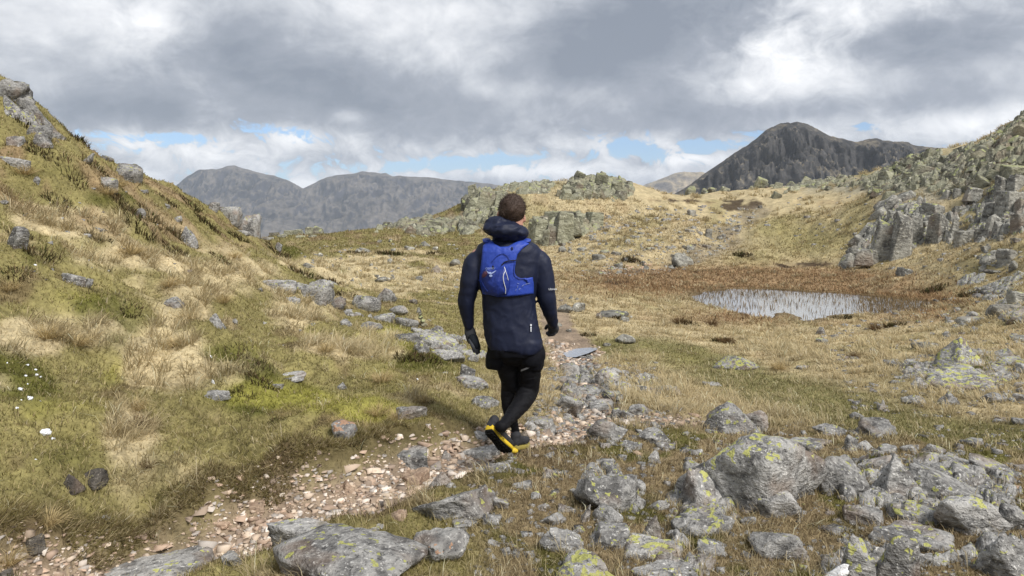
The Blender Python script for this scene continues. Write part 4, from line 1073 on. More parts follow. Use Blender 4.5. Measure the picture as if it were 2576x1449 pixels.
def joints(x, y, size, amp, seed, tilt=.9):
    wx, wy = x + .25 * size * fbm2(x / size * .8, y / size * .8, 2, seed), y + .25 * size * fbm2(x / size * .8 + 7, y / size * .8, 2, seed + 1)
    rx, ry = wx * .8 + wy * .6, (-wx * .6 + wy * .8) * 1.5
    h = 0
    for sz, am, sd in ((size, 1.0, seed), (size * .4, .42, seed + 9)):
        F1, F2, a, b, c, ox, oy = cells(rx, ry, sz, sd)
        h = h + amp * am * (.5 + .5 * a + tilt * (b * ox + c * oy) - .75 * np.exp(-((F2 - F1) / (.13 * sz)) ** 2))
    return h + amp * .12 * fbm2(x / size * 5, y / size * 5, 3, seed + 4)
def bedrock(poly, crop, size, amp, mat, soft=14., seed=0, parent=None, col=(.4, .5, .05), pxs=2.4, dstep=None, rag=.9, bias=.12, **props):
    cx, cy, s = CROP[crop]
    pv = [(cx + a * s, cy + b * s) for a, b in poly]
    hits = [ground_hit(a, b) for a, b in pv]
    d0, d1 = min(h[1] for h in hits) * .97, max(h[1] for h in hits) * 1.03
    v0, v1 = min(p[0] for p in pv) - soft, max(p[0] for p in pv) + soft
    us = np.arange(v0, v1, pxs)
    ds = np.exp(np.linspace(math.log(d0), math.log(d1), int(min(260, max(30, (d1 - d0) / (dstep or size * .09))))))
    U, D = np.meshgrid(us, ds)
    X, Y = ((U - VXC) / FV * D).ravel(), D.ravel()
    Z = land(X, Y)
    vx, vy = to_view(X, Y, Z)
    sd = poly_sd(vx, vy, pv) + soft * rag * (fbm2(X / size * .45, Y / size * .45, 3, seed + 70) + bias)
    m = sstep(-sd, -soft * .2, soft)
    H = joints(X, Y, size, amp, seed)
    Z2 = Z - amp * .35 + m * (H + amp * .35)
    nU = len(us)
    i, j = np.meshgrid(np.arange(len(ds) - 1), np.arange(nU - 1), indexing='ij')
    q = np.stack([i * nU + j, i * nU + j + 1, (i + 1) * nU + j + 1, (i + 1) * nU + j], -1).reshape(-1, 4)
    q = q[(m[q] > .02).any(1)]
    if len(q) == 0:
        return None
    used = np.unique(q); mp = -np.ones(len(X), int); mp[used] = np.arange(len(used))
    o = link('bedrock', mesh_np('bedrock', np.c_[X, Y, Z2][used], mp[q], smooth=False), mat)
    o.color = (*col, 1)
    if parent is not None:
        o.parent = parent; o.matrix_parent_inverse = Matrix.Translation(parent.location).inverted()
    for k_, v in props.items():
        o[k_] = v
    return o
for poly_, cr_, sz_, am_, lab_ in [
    ([(1640,1230),(1700,1200),(1900,1290),(2090,1230),(2110,1290),(1960,1340),(1720,1330),(1660,1290)], 'V', .30, 0.045, 'jointed bedrock under the largest boulder'),
    ([(2090,1140),(2400,1120),(2576,1140),(2600,1300),(2450,1360),(2250,1330),(2120,1280)], 'V', .34, 0.066, 'jointed bedrock among the boulders at right'),
    ([(2060,1380),(2300,1330),(2590,1330),(2600,1470),(2050,1470)], 'V', .30, 0.054, 'jointed bedrock in the bottom right corner'),
    ([(1440,1150),(1560,1150),(1640,1260),(1620,1300),(1480,1290),(1430,1210)], 'V', .26, 0.048, 'broken bedrock below the dipping slab'),
    ([(1400,930),(1560,925),(1640,960),(1620,1010),(1520,1040),(1400,1020)], 'V', .40, 0.060, 'stepped bedrock of the stony path'),
    ([(1500,1370),(1700,1350),(1830,1400),(1800,1470),(1480,1470)], 'V', .28, 0.048, 'low bedrock at the bottom edge below the largest boulder'),
    ([(985,850),(1080,830),(1190,850),(1230,910),(1150,925),(1020,890)], 'V', .38, 0.072, 'stepped bedrock round the widest slab'),
    ([(690,715),(830,705),(870,760),(960,790),(940,815),(850,800),(760,760),(680,740)], 'V', .50, 0.108, 'stepped bedrock of the rocky rib'),
    ([(2230,900),(2450,870),(2576,880),(2590,960),(2400,1000),(2250,970)], 'V', .45, 0.060, 'ledges of bedrock round the pyramid rock'),
    ([(2380,700),(2590,640),(2600,820),(2480,800)], 'V', .8, .13, 'ledges of bedrock on the right slope beside the bog'),
    ([(1320,1150),(1460,1165),(1450,1215),(1310,1200)], 'V', .22, .05, 'low bedrock below the walker\'s feet'),
    ([(0,180),(70,240),(150,340),(220,385),(160,380),(60,330),(0,290)], 'V', .9, .20, 'bare rock of the upper left skyline'),
    ([(220,400),(330,420),(360,450),(300,450),(230,420)], 'V', .5, .14, 'ledge of bedrock below the left skyline')]:
    bedrock(poly_, cr_, sz_, am_, ROCK_NEAR, 12., 900 + int(sz_ * 100) + len(lab_), None, (.42, .5, .3), rag=4.5, bias=.46, kind='structure', label=lab_)

# ---------------------------------------------------------------- crags: bare outcrops of many jointed blocks
def crag(label, foot, blocks, rock=None):
    x, y, z = ground_hit(*foot)
    e = bpy.data.objects.new('crag', None); COL.objects.link(e)
    e.location = (x, y, z); e['label'] = label; e['category'] = 'crag'; e['group'] = 'crags'
    for k_, (poly_, cr_, sz_, am_, mt_) in enumerate(rock or []):
        bedrock(poly_, cr_, sz_, am_, MATS[mt_], 7., 1300 + len(label) + 17 * k_, e, (.45, .5, .05), 1.6)
    for b in blocks:
        cr, bx, by, w, h, kd, mt, tl, cl = b
        put_rock('rock_block', cr, bx, by, w, h, kd, MATS[mt], None, tl, rng.uniform(.7, 1.0), cl, parent=e, bury=.5)
    return e
def in_poly(x, y, poly):
    ins = False
    for k in range(len(poly)):
        ax, ay = poly[k]; bx, by = poly[k - 1]
        if (ay > y) != (by > y) and x < (bx - ax) * (y - ay) / (by - ay) + ax:
            ins = not ins
    return ins
def fill_blocks(poly, step, size, kinds, mat, aspect=(.7, 1.3), tilt=.25, lich=(.2, .6), keep=1.0, crop='V'):
    xs, ys = [p[0] for p in poly], [p[1] for p in poly]
    out = []
    y = min(ys)
    while y < max(ys):
        x = min(xs) + rng.uniform(0, step)
        while x < max(xs):
            bx, by = x + rng.uniform(-.4, .4) * step, y + rng.uniform(-.4, .4) * step * .7
            if in_poly(bx, by, poly) and rng.uniform() < keep:
                w = size[0] * (size[1] * 1.25 / size[0]) ** (rng.uniform() ** 1.5)
                out.append((crop, bx, by + w * .3, w, w * rng.uniform(*aspect), str(rng.choice(kinds)), mat, (rng.uniform(-tilt, tilt), .22 + rng.uniform(-tilt, tilt)), (rng.uniform(*lich), rng.uniform(.25, .68), .05)))
            x += step
        y += step * .7
    return out
crag('buttress of upright pillars and a dark cleft beside the bog', (2190, 672), [
 ('I',800,1215,175,330,'pillar','M',(.05,.18),(.55,.5,0)),('I',960,1190,190,360,'pillar','M',(.05,.15),(.5,.52,0)),('I',1050,1080,110,230,'pillar','M',(0,-.05),(.5,.5,0)),
 ('I',650,1275,140,170,'pillar','M',(0,.1),(.4,.55,0)),('I',535,1260,110,120,'wedge','M',(0,.35),(.3,.55,0)),('I',735,1240,70,130,'pillar','M',(0,-.1),(.6,.52,0)),
 ('I',690,1010,90,110,'wedge','M',(0,.5),(.2,.5,0)),('I',620,1110,120,110,'slab','M',(0,-.8),(.1,.5,0)),('I',590,1180,110,90,'slab','M',(0,-.8),(.1,.55,0)),
 ('I',1165,910,180,160,'block','M',(0,.1),(.5,.52,0)),('I',1155,1005,110,110,'block','M',(0,0),(.4,.48,0)),('I',1090,1010,90,150,'pillar','M',(0,0),(.4,.5,0)),
 ('I',1000,1110,120,130,'wedge','M',(0,-.3),(.4,.52,0)),('I',1030,830,180,90,'slab','M',(0,-.1),(.5,.52,0)),('I',960,760,240,80,'slab','M',(0,-.35),(.2,.62,0)),('I',860,830,230,120,'slab','M',(0,-.6),(.2,.6,0)),
 ('I',780,900,170,90,'slab','M',(0,-.65),(.2,.55,0)),('I',900,900,110,90,'block','M',(0,0),(.2,.5,0))],
     rock=[([(560,1200),(680,950),(860,800),(1100,720),(1240,800),(1200,1000),(1050,1150),(800,1230),(600,1270)],'I',1.1,.38,'M')])
crag('row of leaning stone teeth right of the buttress', (2380, 610), [
 ('I',1240,1065,150,230,'pillar','M',(0,.1),(.55,.52,0)),('I',1355,1045,60,170,'pillar','M',(0,.15),(.3,.5,0)),('I',1455,1085,150,115,'block','M',(0,0),(.4,.55,0)),('I',1565,1045,85,90,'block','M',(0,0),(.3,.45,0)),
 ('I',1650,1025,100,190,'pillar','M',(0,.2),(.4,.55,0)),('I',1735,1000,130,170,'wedge','M',(0,0),(.4,.52,0)),('I',1620,930,100,190,'pillar','M',(0,.2),(.3,.5,0)),('I',1690,860,90,160,'pillar','M',(0,.15),(.4,.5,0)),
 ('I',1790,870,170,210,'block','M',(0,.1),(.4,.55,0)),('I',1880,850,110,210,'pillar','M',(0,.1),(.4,.52,0)),('I',1870,980,120,140,'block','M',(0,0),(.4,.52,0)),('I',1740,740,120,200,'pillar','M',(0,.1),(.4,.52,0)),
 ('I',1830,700,110,170,'pillar','M',(0,.1),(.5,.52,0)),('I',1500,780,130,150,'pillar','M',(0,.2),(.4,.52,0)),('I',1390,740,110,100,'block','M',(0,.2),(.4,.5,0)),('I',1300,745,70,90,'pillar','M',(0,.1),(.4,.5,0)),('I',1435,830,40,90,'pillar','M',(0,.1),(.3,.5,0)),('I',1400,850,90,70,'block','M',(0,0),(.3,.5,0))],
     rock=[([(1220,1060),(1250,880),(1400,760),(1640,620),(1900,560),(1960,900),(1900,1000),(1600,1060),(1400,1090)],'I',1.1,.34,'M')])
crag('boulder field climbing to the right skyline', (2420, 430),
     fill_blocks([(1590,280),(1900,40),(1960,40),(1960,520),(1500,640),(1180,700),(1060,560),(1250,400)], 64, (44, 150), ['block','boulder','wedge','block','wedge'], 'F', (.4, .9), .5, (.3, .8), .52, 'I'),
     rock=[([(1580,280),(1900,60),(1990,40),(1990,560),(1500,640),(1180,700),(1060,560),(1250,400)],'I',1.3,.36,'F')])
crag('pale green stepped outcrop under the dark peak', (2180, 470),
     fill_blocks([(620,560),(800,480),(1040,380),(1280,320),(1280,420),(1100,620),(900,690),(700,690),(600,640)], 48, (36, 105), ['block','boulder','wedge','block'], 'F', (.4, .95), .45, (.3, .9), .6, 'I'),
     rock=[([(600,580),(800,490),(1040,390),(1280,330),(1280,430),(1100,620),(900,690),(700,690)],'I',1.3,.38,'F')])
crag('low rocky skyline left of the stepped outcrop', (1950, 470),
     fill_blocks([(-700,560),(-560,500),(-480,550),(-300,590),(-120,560),(60,530),(180,520),(420,500),(600,560),(600,640),(400,660),(200,640),(120,720),(-60,720),(-100,640),(-700,600)], 52, (34, 100), ['block','boulder','wedge'], 'F', (.5, .9), .3, (.4, .9), .45, 'I'),
     rock=[([(-120,570),(60,540),(180,530),(420,510),(600,570),(580,640),(200,640),(-60,640)],'I',2.0,.4,'F'),([(-700,570),(-560,510),(-480,560),(-520,600),(-700,600)],'I',2.0,.5,'F')])
crag('stones tumbling from the boulder field to the bog', (2480, 640),
     fill_blocks([(1560,1080),(1900,980),(1907,1200),(1700,1260),(1500,1200)], 110, (60, 170), ['block','boulder','slab'], 'M', (.4, .8), .35, (.2, .5), .7, 'I'))
crag('castle-like crag crowning the central knoll', (1500, 500),
     fill_blocks([(370,500),(460,460),(600,460),(640,500),(800,520),(890,580),(880,660),(700,700),(560,670),(440,690),(280,690),(230,640),(300,570)], 44, (34, 100), ['pillar','block','wedge','boulder'], 'F', (.6, 1.2), .4, (.3, .8), .6, 'J'),
     rock=[([(360,510),(460,465),(600,465),(640,505),(800,525),(895,585),(880,660),(700,700),(560,670),(440,690),(250,690),(220,640),(300,570)],'J',1.3,.44,'F'),([(-400,560),(-150,520),(220,560),(200,640),(-100,640),(-380,600)],'J',1.3,.32,'F')])
crag('dark-fissured cliff low on the front of the knoll', (1410, 610), [
 ('J',90,1060,150,240,'pillar','F',(0,.05),(.5,.5,0)),('J',190,1070,110,180,'pillar','F',(0,.1),(.4,.42,0)),('J',280,1040,170,260,'pillar','F',(0,.05),(.5,.52,0)),('J',380,1020,130,190,'pillar','F',(0,-.1),(.4,.5,0)),
 ('J',430,940,120,140,'block','F',(0,0),(.4,.52,0)),('J',330,900,180,120,'block','F',(0,0),(.6,.5,0)),('J',210,890,150,110,'block','F',(0,0),(.6,.52,0)),('J',110,920,120,100,'block','F',(0,0),(.6,.52,0)),('J',50,960,110,120,'block','F',(0,0),(.6,.52,0)),
 ('J',30,1020,90,150,'pillar','F',(0,0),(.5,.5,0)),('J',140,1075,60,150,'pillar','F',(0,.1),(.3,.4,0)),('J',540,900,130,110,'block','F',(0,.2),(.5,.5,0)),('J',590,850,60,60,'block','F',(0,0),(.5,.5,0)),('J',450,970,70,60,'boulder','F',(0,0),(.3,.4,0))],
     rock=[([(0,1050),(30,880),(200,800),(420,800),(620,840),(600,930),(480,980),(380,1040),(200,1080)],'J',1.3,.38,'F')])
crag('ribbed crag behind the walker\'s head', (1210, 560),
     fill_blocks([(2420,420),(2470,320),(2540,280),(2640,280),(2760,330),(2700,480),(2560,560),(2460,620),(2380,640),(2340,600)], 46, (36, 110), ['wedge','block','boulder','pillar'], 'F', (.6, 1.2), .4, (.4, .8), .65, 'K'),
     rock=[([(2400,440),(2470,320),(2540,280),(2640,280),(2780,330),(2700,500),(2560,570),(2460,630),(2360,640),(2330,600)],'K',1.3,.42,'F')])
crag('broken rocks along the middle skyline', (1050, 560),
     fill_blocks([(1440,610),(1650,590),(1800,515),(1950,500),(2150,480),(2300,500),(2400,500),(2340,600),(2250,640),(2100,660),(2000,640),(1900,570),(1760,620)], 58, (36, 100), ['block','boulder','slab'], 'F', (.5, .9), .3, (.4, .8), .55, 'K'),
     rock=[([(1700,600),(1800,525),(1950,510),(2150,490),(2300,510),(2400,510),(2340,600),(2250,640),(2100,660),(1900,590)],'K',1.6,.35,'F')])
crag('small lichened tor on the skyline left of centre', (780, 580), [
 ('K',1270,595,130,60,'wedge','F',(0,.2),(.9,.5,0)),('K',1190,600,90,55,'block','F',(0,0),(.6,.5,0)),('K',1130,600,90,48,'wedge','F',(0,-.2),(.6,.45,0)),('K',1050,620,70,36,'block','F',(0,0),(.5,.5,0)),('K',1100,612,70,30,'slab','F',(0,0),(.4,.55,0)),
 ('K',940,640,70,28,'block','F',(0,0),(.4,.6,0)),('K',1000,655,80,30,'slab','F',(0,0),(.4,.6,0)),('K',1140,660,80,26,'slab','F',(0,0),(.3,.6,0)),('K',1230,655,70,24,'slab','F',(0,0),(.3,.6,0))])
crag('smooth grey rock face on the upper left skyline', (40, 300), [
 ('E',40,330,200,200,'slab','N',(0,.8),(.1,.30,.35)),('E',130,410,190,170,'slab','N',(0,.85),(.1,.32,.3)),('E',230,480,200,130,'slab','N',(0,.8),(.1,.34,.3)),('E',330,550,180,80,'slab','N',(0,.7),(.1,.34,.3)),('E',420,620,150,60,'slab','N',(0,.65),(.1,.34,.3))])

# ---------------------------------------------------------------- loose stones
LANDMARKS = [(1890,1110,'the largest boulder'),(1850,1000,'the pointed boulder'),(1525,1060,'the hump-backed rock'),(1530,930,'the speckled boulder'),(1620,940,'the upright lichened rock'),(1430,1020,'the turf-skirted rock'),(1525,1220,'the wide dipping slab'),
 (1530,1300,'the rounded rock'),(1640,1310,'the steep pointed rock'),(1640,1390,'the yellow-streaked rock'),(1470,1430,'the yellow-crusted rock'),(1960,1370,'the rugged boulder'),(2110,1200,'the purplish boulder'),(2260,1220,'the tall split boulder'),(2200,1075,'the dark layered slab'),
 (2170,1290,'the brown-grey block'),(2305,1300,'the yellow-spotted rock'),(2440,1290,'the lichen-topped boulder'),(2215,1400,'the cracked boulder'),(2530,1400,'the corner boulder'),(2410,960,'the tilted bedded slab'),(2410,890,'the pyramid rock'),(1850,915,'the crusted boulder in the grass'),
 (1570,850,'the boulder above the puddle'),(2520,780,'the pale block at the right edge'),(1290,1140,'the walker\'s feet'),(1165,1260,'the long tapering slab'),(1100,1380,'the rusty split boulder'),(1020,1150,'the squared block'),(1240,1180,'the flat bedded slab'),(860,1430,'the broad bottom boulder'),
 (800,730,'the lichened block'),(920,770,'the jagged boulder'),(1100,860,'the widest slab'),(1000,790,'the layered slab'),(1060,780,'the small cairn'),(960,705,'the pale twin stones'),(1100,680,'the dark pointed stone'),(775,670,'the left hill\'s edge'),(810,645,'the small white stone'),(920,630,'the thin leaning slab'),(1070,620,'the dark tooth of rock'),
 (1715,665,'the smooth stream boulder'),(1780,595,'the standing stream block'),(1880,525,'the peat hag'),(1560,690,'the stream mouth'),(1505,655,'the grey tussock block'),(1410,600,'the fissured cliff'),(1465,630,'the flat tussock rock'),(1740,540,'the rock below the peat hag'),(1530,570,'the little white stone'),
 (265,470,'the rounded hill boulder'),(465,610,'the pale pointed boulder'),(350,545,'the speckled heather stone'),(45,420,'the pale broken block'),(315,430,'the long sloping slab'),(190,720,'the low mossy rock'),(430,760,'the dark low rock'),(540,810,'the two-humped stone'),(730,950,'the pale wavy slab'),(40,600,'the fissured rock')]
_used = {}
def place_label(x, y, w, mean, col, kd, noun):
    size = 'tiny' if w < mean * .8 else 'small' if w < mean * 1.25 else 'larger'
    tone = 'dark grey' if col[1] < .47 else 'grey' if col[1] < .57 else 'pale grey'
    form = {'slab': 'flat', 'boulder': 'rounded', 'wedge': 'pointed', 'block': 'blocky'}.get(kd, 'rough')
    lm = sorted(LANDMARKS, key=lambda q: (q[0] - x) ** 2 + ((q[1] - y) * 1.6) ** 2)
    for q in lm[:9]:
        dx_, dy_ = x - q[0], (y - q[1]) * 1.6
        side = ('right of' if dx_ > 0 else 'left of') if abs(dx_) > 1.6 * abs(dy_) else (('just below' if dy_ > 0 else 'just above') if abs(dy_) > 1.6 * abs(dx_) else (('below and right of' if dy_ > 0 else 'above and right of') if dx_ > 0 else ('below and left of' if dy_ > 0 else 'above and left of')))
        t = '%s %s %s %s %s %s' % (size, tone, form, noun, side, q[2])
        if t not in _used:
            break
    _used[t] = 1
    return t
def strew(label, group, poly, count, size, mat, kinds, col=None, cat='stone', name='loose_stone', aspect=(.35, .7)):
    xs, ys = [p[0] for p in poly], [p[1] for p in poly]
    n = 0; guard = 0
    while n < count and guard < 4000:
        guard += 1
        x, y = rng.uniform(min(xs), max(xs)), rng.uniform(min(ys), max(ys))
        if not in_poly(x, y, poly):
            continue
        w = size[0] * (size[1] / size[0]) ** (rng.uniform() ** 1.6)
        kd, cl = str(rng.choice(kinds)), col or (rng.uniform(.1, .5), rng.uniform(.4, .65), .1)
        put_rock(name, 'V', x, y, w, w * rng.uniform(*aspect), kd, mat, rng.uniform(-3, 3), (rng.uniform(-.2, .2), rng.uniform(-.2, .2)), rng.uniform(.6, .95),
                 cl, label=place_label(x, y, w, math.sqrt(size[0] * size[1]), cl, kd, 'stone'), category=cat, group=group)
        n += 1
strew('small grey stone scattered between the boulders at lower right', 'small stones among the boulders', [(1420,1110),(2000,1110),(2576,1130),(2576,1449),(1650,1449)], 48, (14, 46), ROCK_NEAR, ['boulder','slab','wedge'])
strew('grey stone strewn on the stony path right of the walker', 'stones of the stony path', [(1370,930),(1600,930),(1700,1040),(1560,1090),(1330,1110),(1330,1060),(1400,1000)], 38, (14, 44), ROCK_NEAR, ['slab','boulder','slab'])
strew('small stone in the turf below the walker\'s feet', 'stones in the turf below the walker', [(1150,1160),(1450,1160),(1650,1300),(1500,1449),(1050,1449),(1100,1300)], 20, (14, 40), ROCK_NEAR, ['boulder','slab'])
strew('grey stone on the right-hand grass slope', 'stones on the grass slope', [(2050,830),(2576,700),(2576,1000),(2200,1000)], 22, (12, 36), ROCK_NEAR, ['boulder','slab'])
strew('', 'stones of the right slope', [(2150,860),(2576,760),(2576,1010),(2300,1040),(2100,960)], 24, (16, 50), ROCK_NEAR, ['boulder','slab','wedge','block'])
strew('', 'stones beside the stony path', [(1380,900),(1560,880),(1760,980),(1740,1080),(1560,1120),(1380,1100)], 16, (14, 40), ROCK_NEAR, ['slab','boulder','block'])
strew('', 'stones beside the path beyond the walker', [(1400,740),(1560,760),(1640,830),(1560,880),(1400,860)], 10, (10, 30), ROCK_MID, ['slab','boulder'])
strew('small pale stone on the slope beyond the rocky rib', 'stones of the middle slope', [(750,620),(1180,600),(1180,760),(1000,740),(800,700)], 24, (8, 22), ROCK_MID, ['boulder','slab'])
strew('stone in or beside the stream bed above the bog', 'stones of the stream bed', [(1860,530),(1920,520),(1880,590),(1800,650),(1680,680),(1520,700),(1500,680),(1650,640),(1760,590)], 42, (8, 24), ROCK_MID, ['boulder','slab','block'])
strew('grey stone half hidden in tussocks below the knoll', 'stones below the knoll', [(1400,600),(1560,560),(1760,590),(1680,640),(1480,670),(1390,680)], 26, (9, 26), ROCK_MID, ['boulder','block','slab'])
strew('small stone poking from the moss of the left slope', 'stones of the left slope', [(0,450),(200,430),(560,620),(900,780),(1150,820),(1150,950),(700,900),(300,760),(0,700)], 16, (9, 24), ROCK_NEAR, ['boulder','slab'])
strew('whitish worn stone at the mouth of the stream', 'pale stones at the stream mouth', [(1500,680),(1600,665),(1640,668),(1620,686),(1520,700)], 14, (10, 28), ROCK_TAN, ['slab'], (.0, .95, 0), aspect=(.2, .35))

# the countless smaller stones between them, sunk in the turf
SM = []
for poly_, cnt_, sz_ in [([(1340,1120),(2000,1060),(2576,1080),(2576,1449),(1200,1449),(1120,1220)], 1500, (5, 24)), ([(1370,900),(1640,900),(1740,1060),(1560,1120),(1330,1120)], 700, (5, 22)), ([(2050,830),(2576,700),(2576,1060),(2150,1040)], 600, (5, 20)),
                         ([(740,620),(1180,600),(1180,780),(980,760),(800,700)], 170, (4, 9)), ([(1400,560),(1620,520),(1920,520),(1880,600),(1700,690),(1500,700),(1390,690)], 700, (4, 12)), ([(0,430),(220,420),(620,640),(1150,800),(1150,960),(700,900),(300,760),(0,700)], 120, (4, 10)), ([(1900,560),(2300,520),(2576,560),(2576,720),(2200,690)], 300, (4, 13)), ([(2150,430),(2400,380),(2576,330),(2576,480),(2300,520),(2000,520),(1900,480)], 220, (4, 10))]:
    xs_, ys_ = [p[0] for p in poly_], [p[1] for p in poly_]
    for _ in range(cnt_):
        a_, b_ = rng.uniform(min(xs_), max(xs_)), rng.uniform(min(ys_), max(ys_))
        if in_poly(a_, b_, poly_):
            x_, y_, z_ = ground_hit(a_, b_)
            SM.append((x_, y_, z_, sz_[0] * (sz_[1] / sz_[0]) ** (rng.uniform() ** 1.8) * y_ / FV * .5))
SM = np.array(SM); m = len(SM)
d0 = np.array([(-1,-1,-1),(1,-1,-1),(1,1,-1),(-1,1,-1),(-1,-1,1),(1,-1,1),(1,1,1),(-1,1,1)], float)
f0 = np.array([(0,1,5),(0,5,4),(1,2,6),(1,6,5),(2,3,7),(2,7,6),(3,0,4),(3,4,7),(4,5,6),(4,6,7)])
S = np.array([d0 * np.array([1, .8, .5]) + np.random.default_rng(k_ + 40).normal(0, .30, d0.shape) for k_ in range(20)])[rng.integers(0, 20, m)]
ra = rng.uniform(-3, 3, m)[:, None]
S = np.stack([S[..., 0] * np.cos(ra) - S[..., 1] * np.sin(ra), S[..., 0] * np.sin(ra) + S[..., 1] * np.cos(ra), S[..., 2]], -1) * SM[:, 3][:, None, None] + SM[:, None, :3]
o = link('small_stones', mesh_np('small_stones', S.reshape(-1, 3), None, (np.arange(m)[:, None, None] * 8 + f0[None]).reshape(-1, 3), smooth=False), ROCK_NEAR, kind='stuff', label='countless small grey stones sunk in the turf')
o.color = (.3, .55, .05, 1)

# ---------------------------------------------------------------- small leaning cairn
cx_, cy_, cz_ = ground_hit(1066, 822)
cairn = bpy.data.objects.new('cairn', None); COL.objects.link(cairn); cairn.location = (cx_, cy_, cz_)
cairn['label'] = 'small leaning stack of stones on the rocky rib left of the walker'; cairn['category'] = 'cairn'
zt = -.02
for i, (w, h, ox) in enumerate([(.125, .075, .0), (.105, .07, -.02), (.085, .065, -.045), (.07, .06, -.06), (.085, .085, -.085)]):
    o = link('stone', proto('boulder' if i < 4 else 'wedge', i, 3), None, cairn)
    o.location = (ox, 0, zt + h / 2); o.scale = (w / 2, w * .45, h / 2 * 1.15); o.rotation_euler = (0, rng.uniform(-.1, .1), i * 1.3); o.color = (.7, .5, 0, 1); zt += h * .92

# ---------------------------------------------------------------- old snow
mat_snow, gs, bs = new_mat('old_snow', .7, .3)
bs.inputs['Base Color'].default_value = (.80, .82, .86, 1)
bs.inputs['Subsurface Weight'].default_value = 0.0
def snow(vx, vy, w, h, label, seed):
    x, y, z = ground_hit(vx, vy)
    wm, hm = w * y / FV * .8, h * y / FV * .7
    d, f = ico(3)
    p = d * (1 + .35 * fbm3(d * 2.2 + seed, 3, seed))[:, None]
    p = p * np.array([wm / 2, wm * .35, hm * .5])
    o = link('snow_patch', mesh_np('snow_patch', p, None, f), mat_snow, label=label, category='snow', group='last scraps of snow')
    o.location = (x, y + .02, z + hm * .25); o.rotation_euler = (.5, 0, rng.uniform(-1, 1))
snow(108, 1096, 34, 24, 'biggest white scrap of old snow in the moss at lower left', 1)
snow(128, 1108, 14, 8, 'crumb of snow touching the biggest scrap', 2)
snow(84, 1168, 8, 11, 'small snow scrap below the biggest one', 3)
for i, (a, b_, w, h) in enumerate([(14,921,10,9),(26,921,12,6),(64,921,10,5),(85,933,8,8),(87,947,10,9),(60,951,11,10),(98,954,7,7),(64,969,8,6),(46,985,16,15),(70,1008,20,16),(47,1012,10,7),(98,1022,8,12),(88,1026,7,6),(37,1034,11,9)]):
    snow(a, b_, w, h, 'snow crumb, %s of the fourteen by the left edge counted from the top' % ['first','second','third','fourth','fifth','sixth','seventh','eighth','ninth','tenth','eleventh','twelfth','thirteenth','last'][i], 10 + i)
snow(528, 902, 8, 16, 'upper white snow fleck on the mossy mound', 31); snow(534, 968, 12, 18, 'lower white snow fleck at the foot of the mossy mound', 32); snow(1050, 960, 7, 12, 'lone white fleck in moss left of the walker', 33); snow(85, 672, 10, 9, 'white fleck at the foot of the fissured rock', 34)

# ---------------------------------------------------------------- grass: real blades, sized and spaced by distance
mat_grass = bpy.data.materials.new('grass_blades'); mat_grass.use_nodes = True
mat_grass.node_tree.nodes.clear()
gg = NG(mat_grass.node_tree)
ga = gg.node('ShaderNodeAttribute', attribute_name='cover').outputs['Color']
df, tl_, mx = gg.node('ShaderNodeBsdfDiffuse'), gg.node('ShaderNodeBsdfTranslucent'), gg.node('ShaderNodeMixShader')
gg.link(ga, df.inputs[0]); gg.link(ga, tl_.inputs[0]); mx.inputs[0].default_value = .35
gg.link(df.outputs[0], mx.inputs[1]); gg.link(tl_.outputs[0], mx.inputs[2])
gg.link(mx.outputs[0], gg.node('ShaderNodeOutputMaterial').inputs[0])

def blades_mesh(name, base, az, L, w, lean, droop, col, tipcol=None):
    n = len(base)
    dirx, diry = np.sin(az), np.cos(az)
    a1, a2 = lean, lean + droop
    up = np.array([0, 0, 1.0])
    d = np.c_[dirx, diry, np.zeros(n)]
    m = base + (L * .55)[:, None] * (np.cos(a1)[:, None] * up + np.sin(a1)[:, None] * d)
    t = m + (L * .45)[:, None] * (np.cos(a2)[:, None] * up + np.sin(a2)[:, None] * d)
    s = np.c_[diry, -dirx, np.zeros(n)]
    tw = rng.uniform(-1, 1, n)
    s = s * np.cos(tw)[:, None] + d * np.sin(tw)[:, None]
    hw = (w / 2)[:, None] * s
    V = np.stack([base - hw, base + hw, m + hw * .85, m - hw * .85, t], 1).reshape(-1, 3)
    k = np.arange(n)[:, None] * 5
    q = k + np.array([[0, 1, 2, 3]]); tr = k + np.array([[3, 2, 4]])
    me = mesh_np(name, V, q, tr, smooth=False)
    c5 = np.repeat(col[:, None], 5, 1)
    if tipcol is not None:
        c5[:, 2:4] = (col * .5 + tipcol * .5)[:, None]; c5[:, 4] = tipcol
    vcol(me, 'cover', c5.reshape(-1, 3))
    me.materials.append(mat_grass)
    return me
def spikes_mesh(name, base, az, L, w, lean, col):
    n = len(base)
    d = np.c_[np.sin(az), np.cos(az), np.zeros(n)]
    t = base + L[:, None] * (np.cos(lean)[:, None] * np.array([0, 0, 1.0]) + np.sin(lean)[:, None] * d)
    a2 = rng.uniform(-math.pi, math.pi, n)
    s = np.c_[np.sin(a2), np.cos(a2), np.zeros(n)] * (w / 2)[:, None]
    me = mesh_np(name, np.stack([base - s, base + s, t], 1).reshape(-1, 3), None, np.arange(n * 3).reshape(-1, 3), smooth=False)
    c3 = np.repeat(col[:, None], 3, 1); c3[:, 2] *= 1.25
    vcol(me, 'cover', c3.reshape(-1, 3)); me.materials.append(mat_grass)
    return me
def outside_rocks(x, y, shrink=.64):
    ok = np.ones(len(x), bool)
    order = np.argsort(y); ys = y[order]
    for cx, cy, a, b in ROCK_SPOTS:
        if cx < -1.4 and cy < 4.3 and a > .3:
            continue
        r_ = max(a, b)
        i0, i1 = np.searchsorted(ys, cy - r_), np.searchsorted(ys, cy + r_)
        if i1 > i0:
            ix = order[i0:i1]
            ok[ix[((x[ix] - cx) / (a * shrink)) ** 2 + ((y[ix] - cy) / (b * shrink)) ** 2 < 1]] = False
    return ok
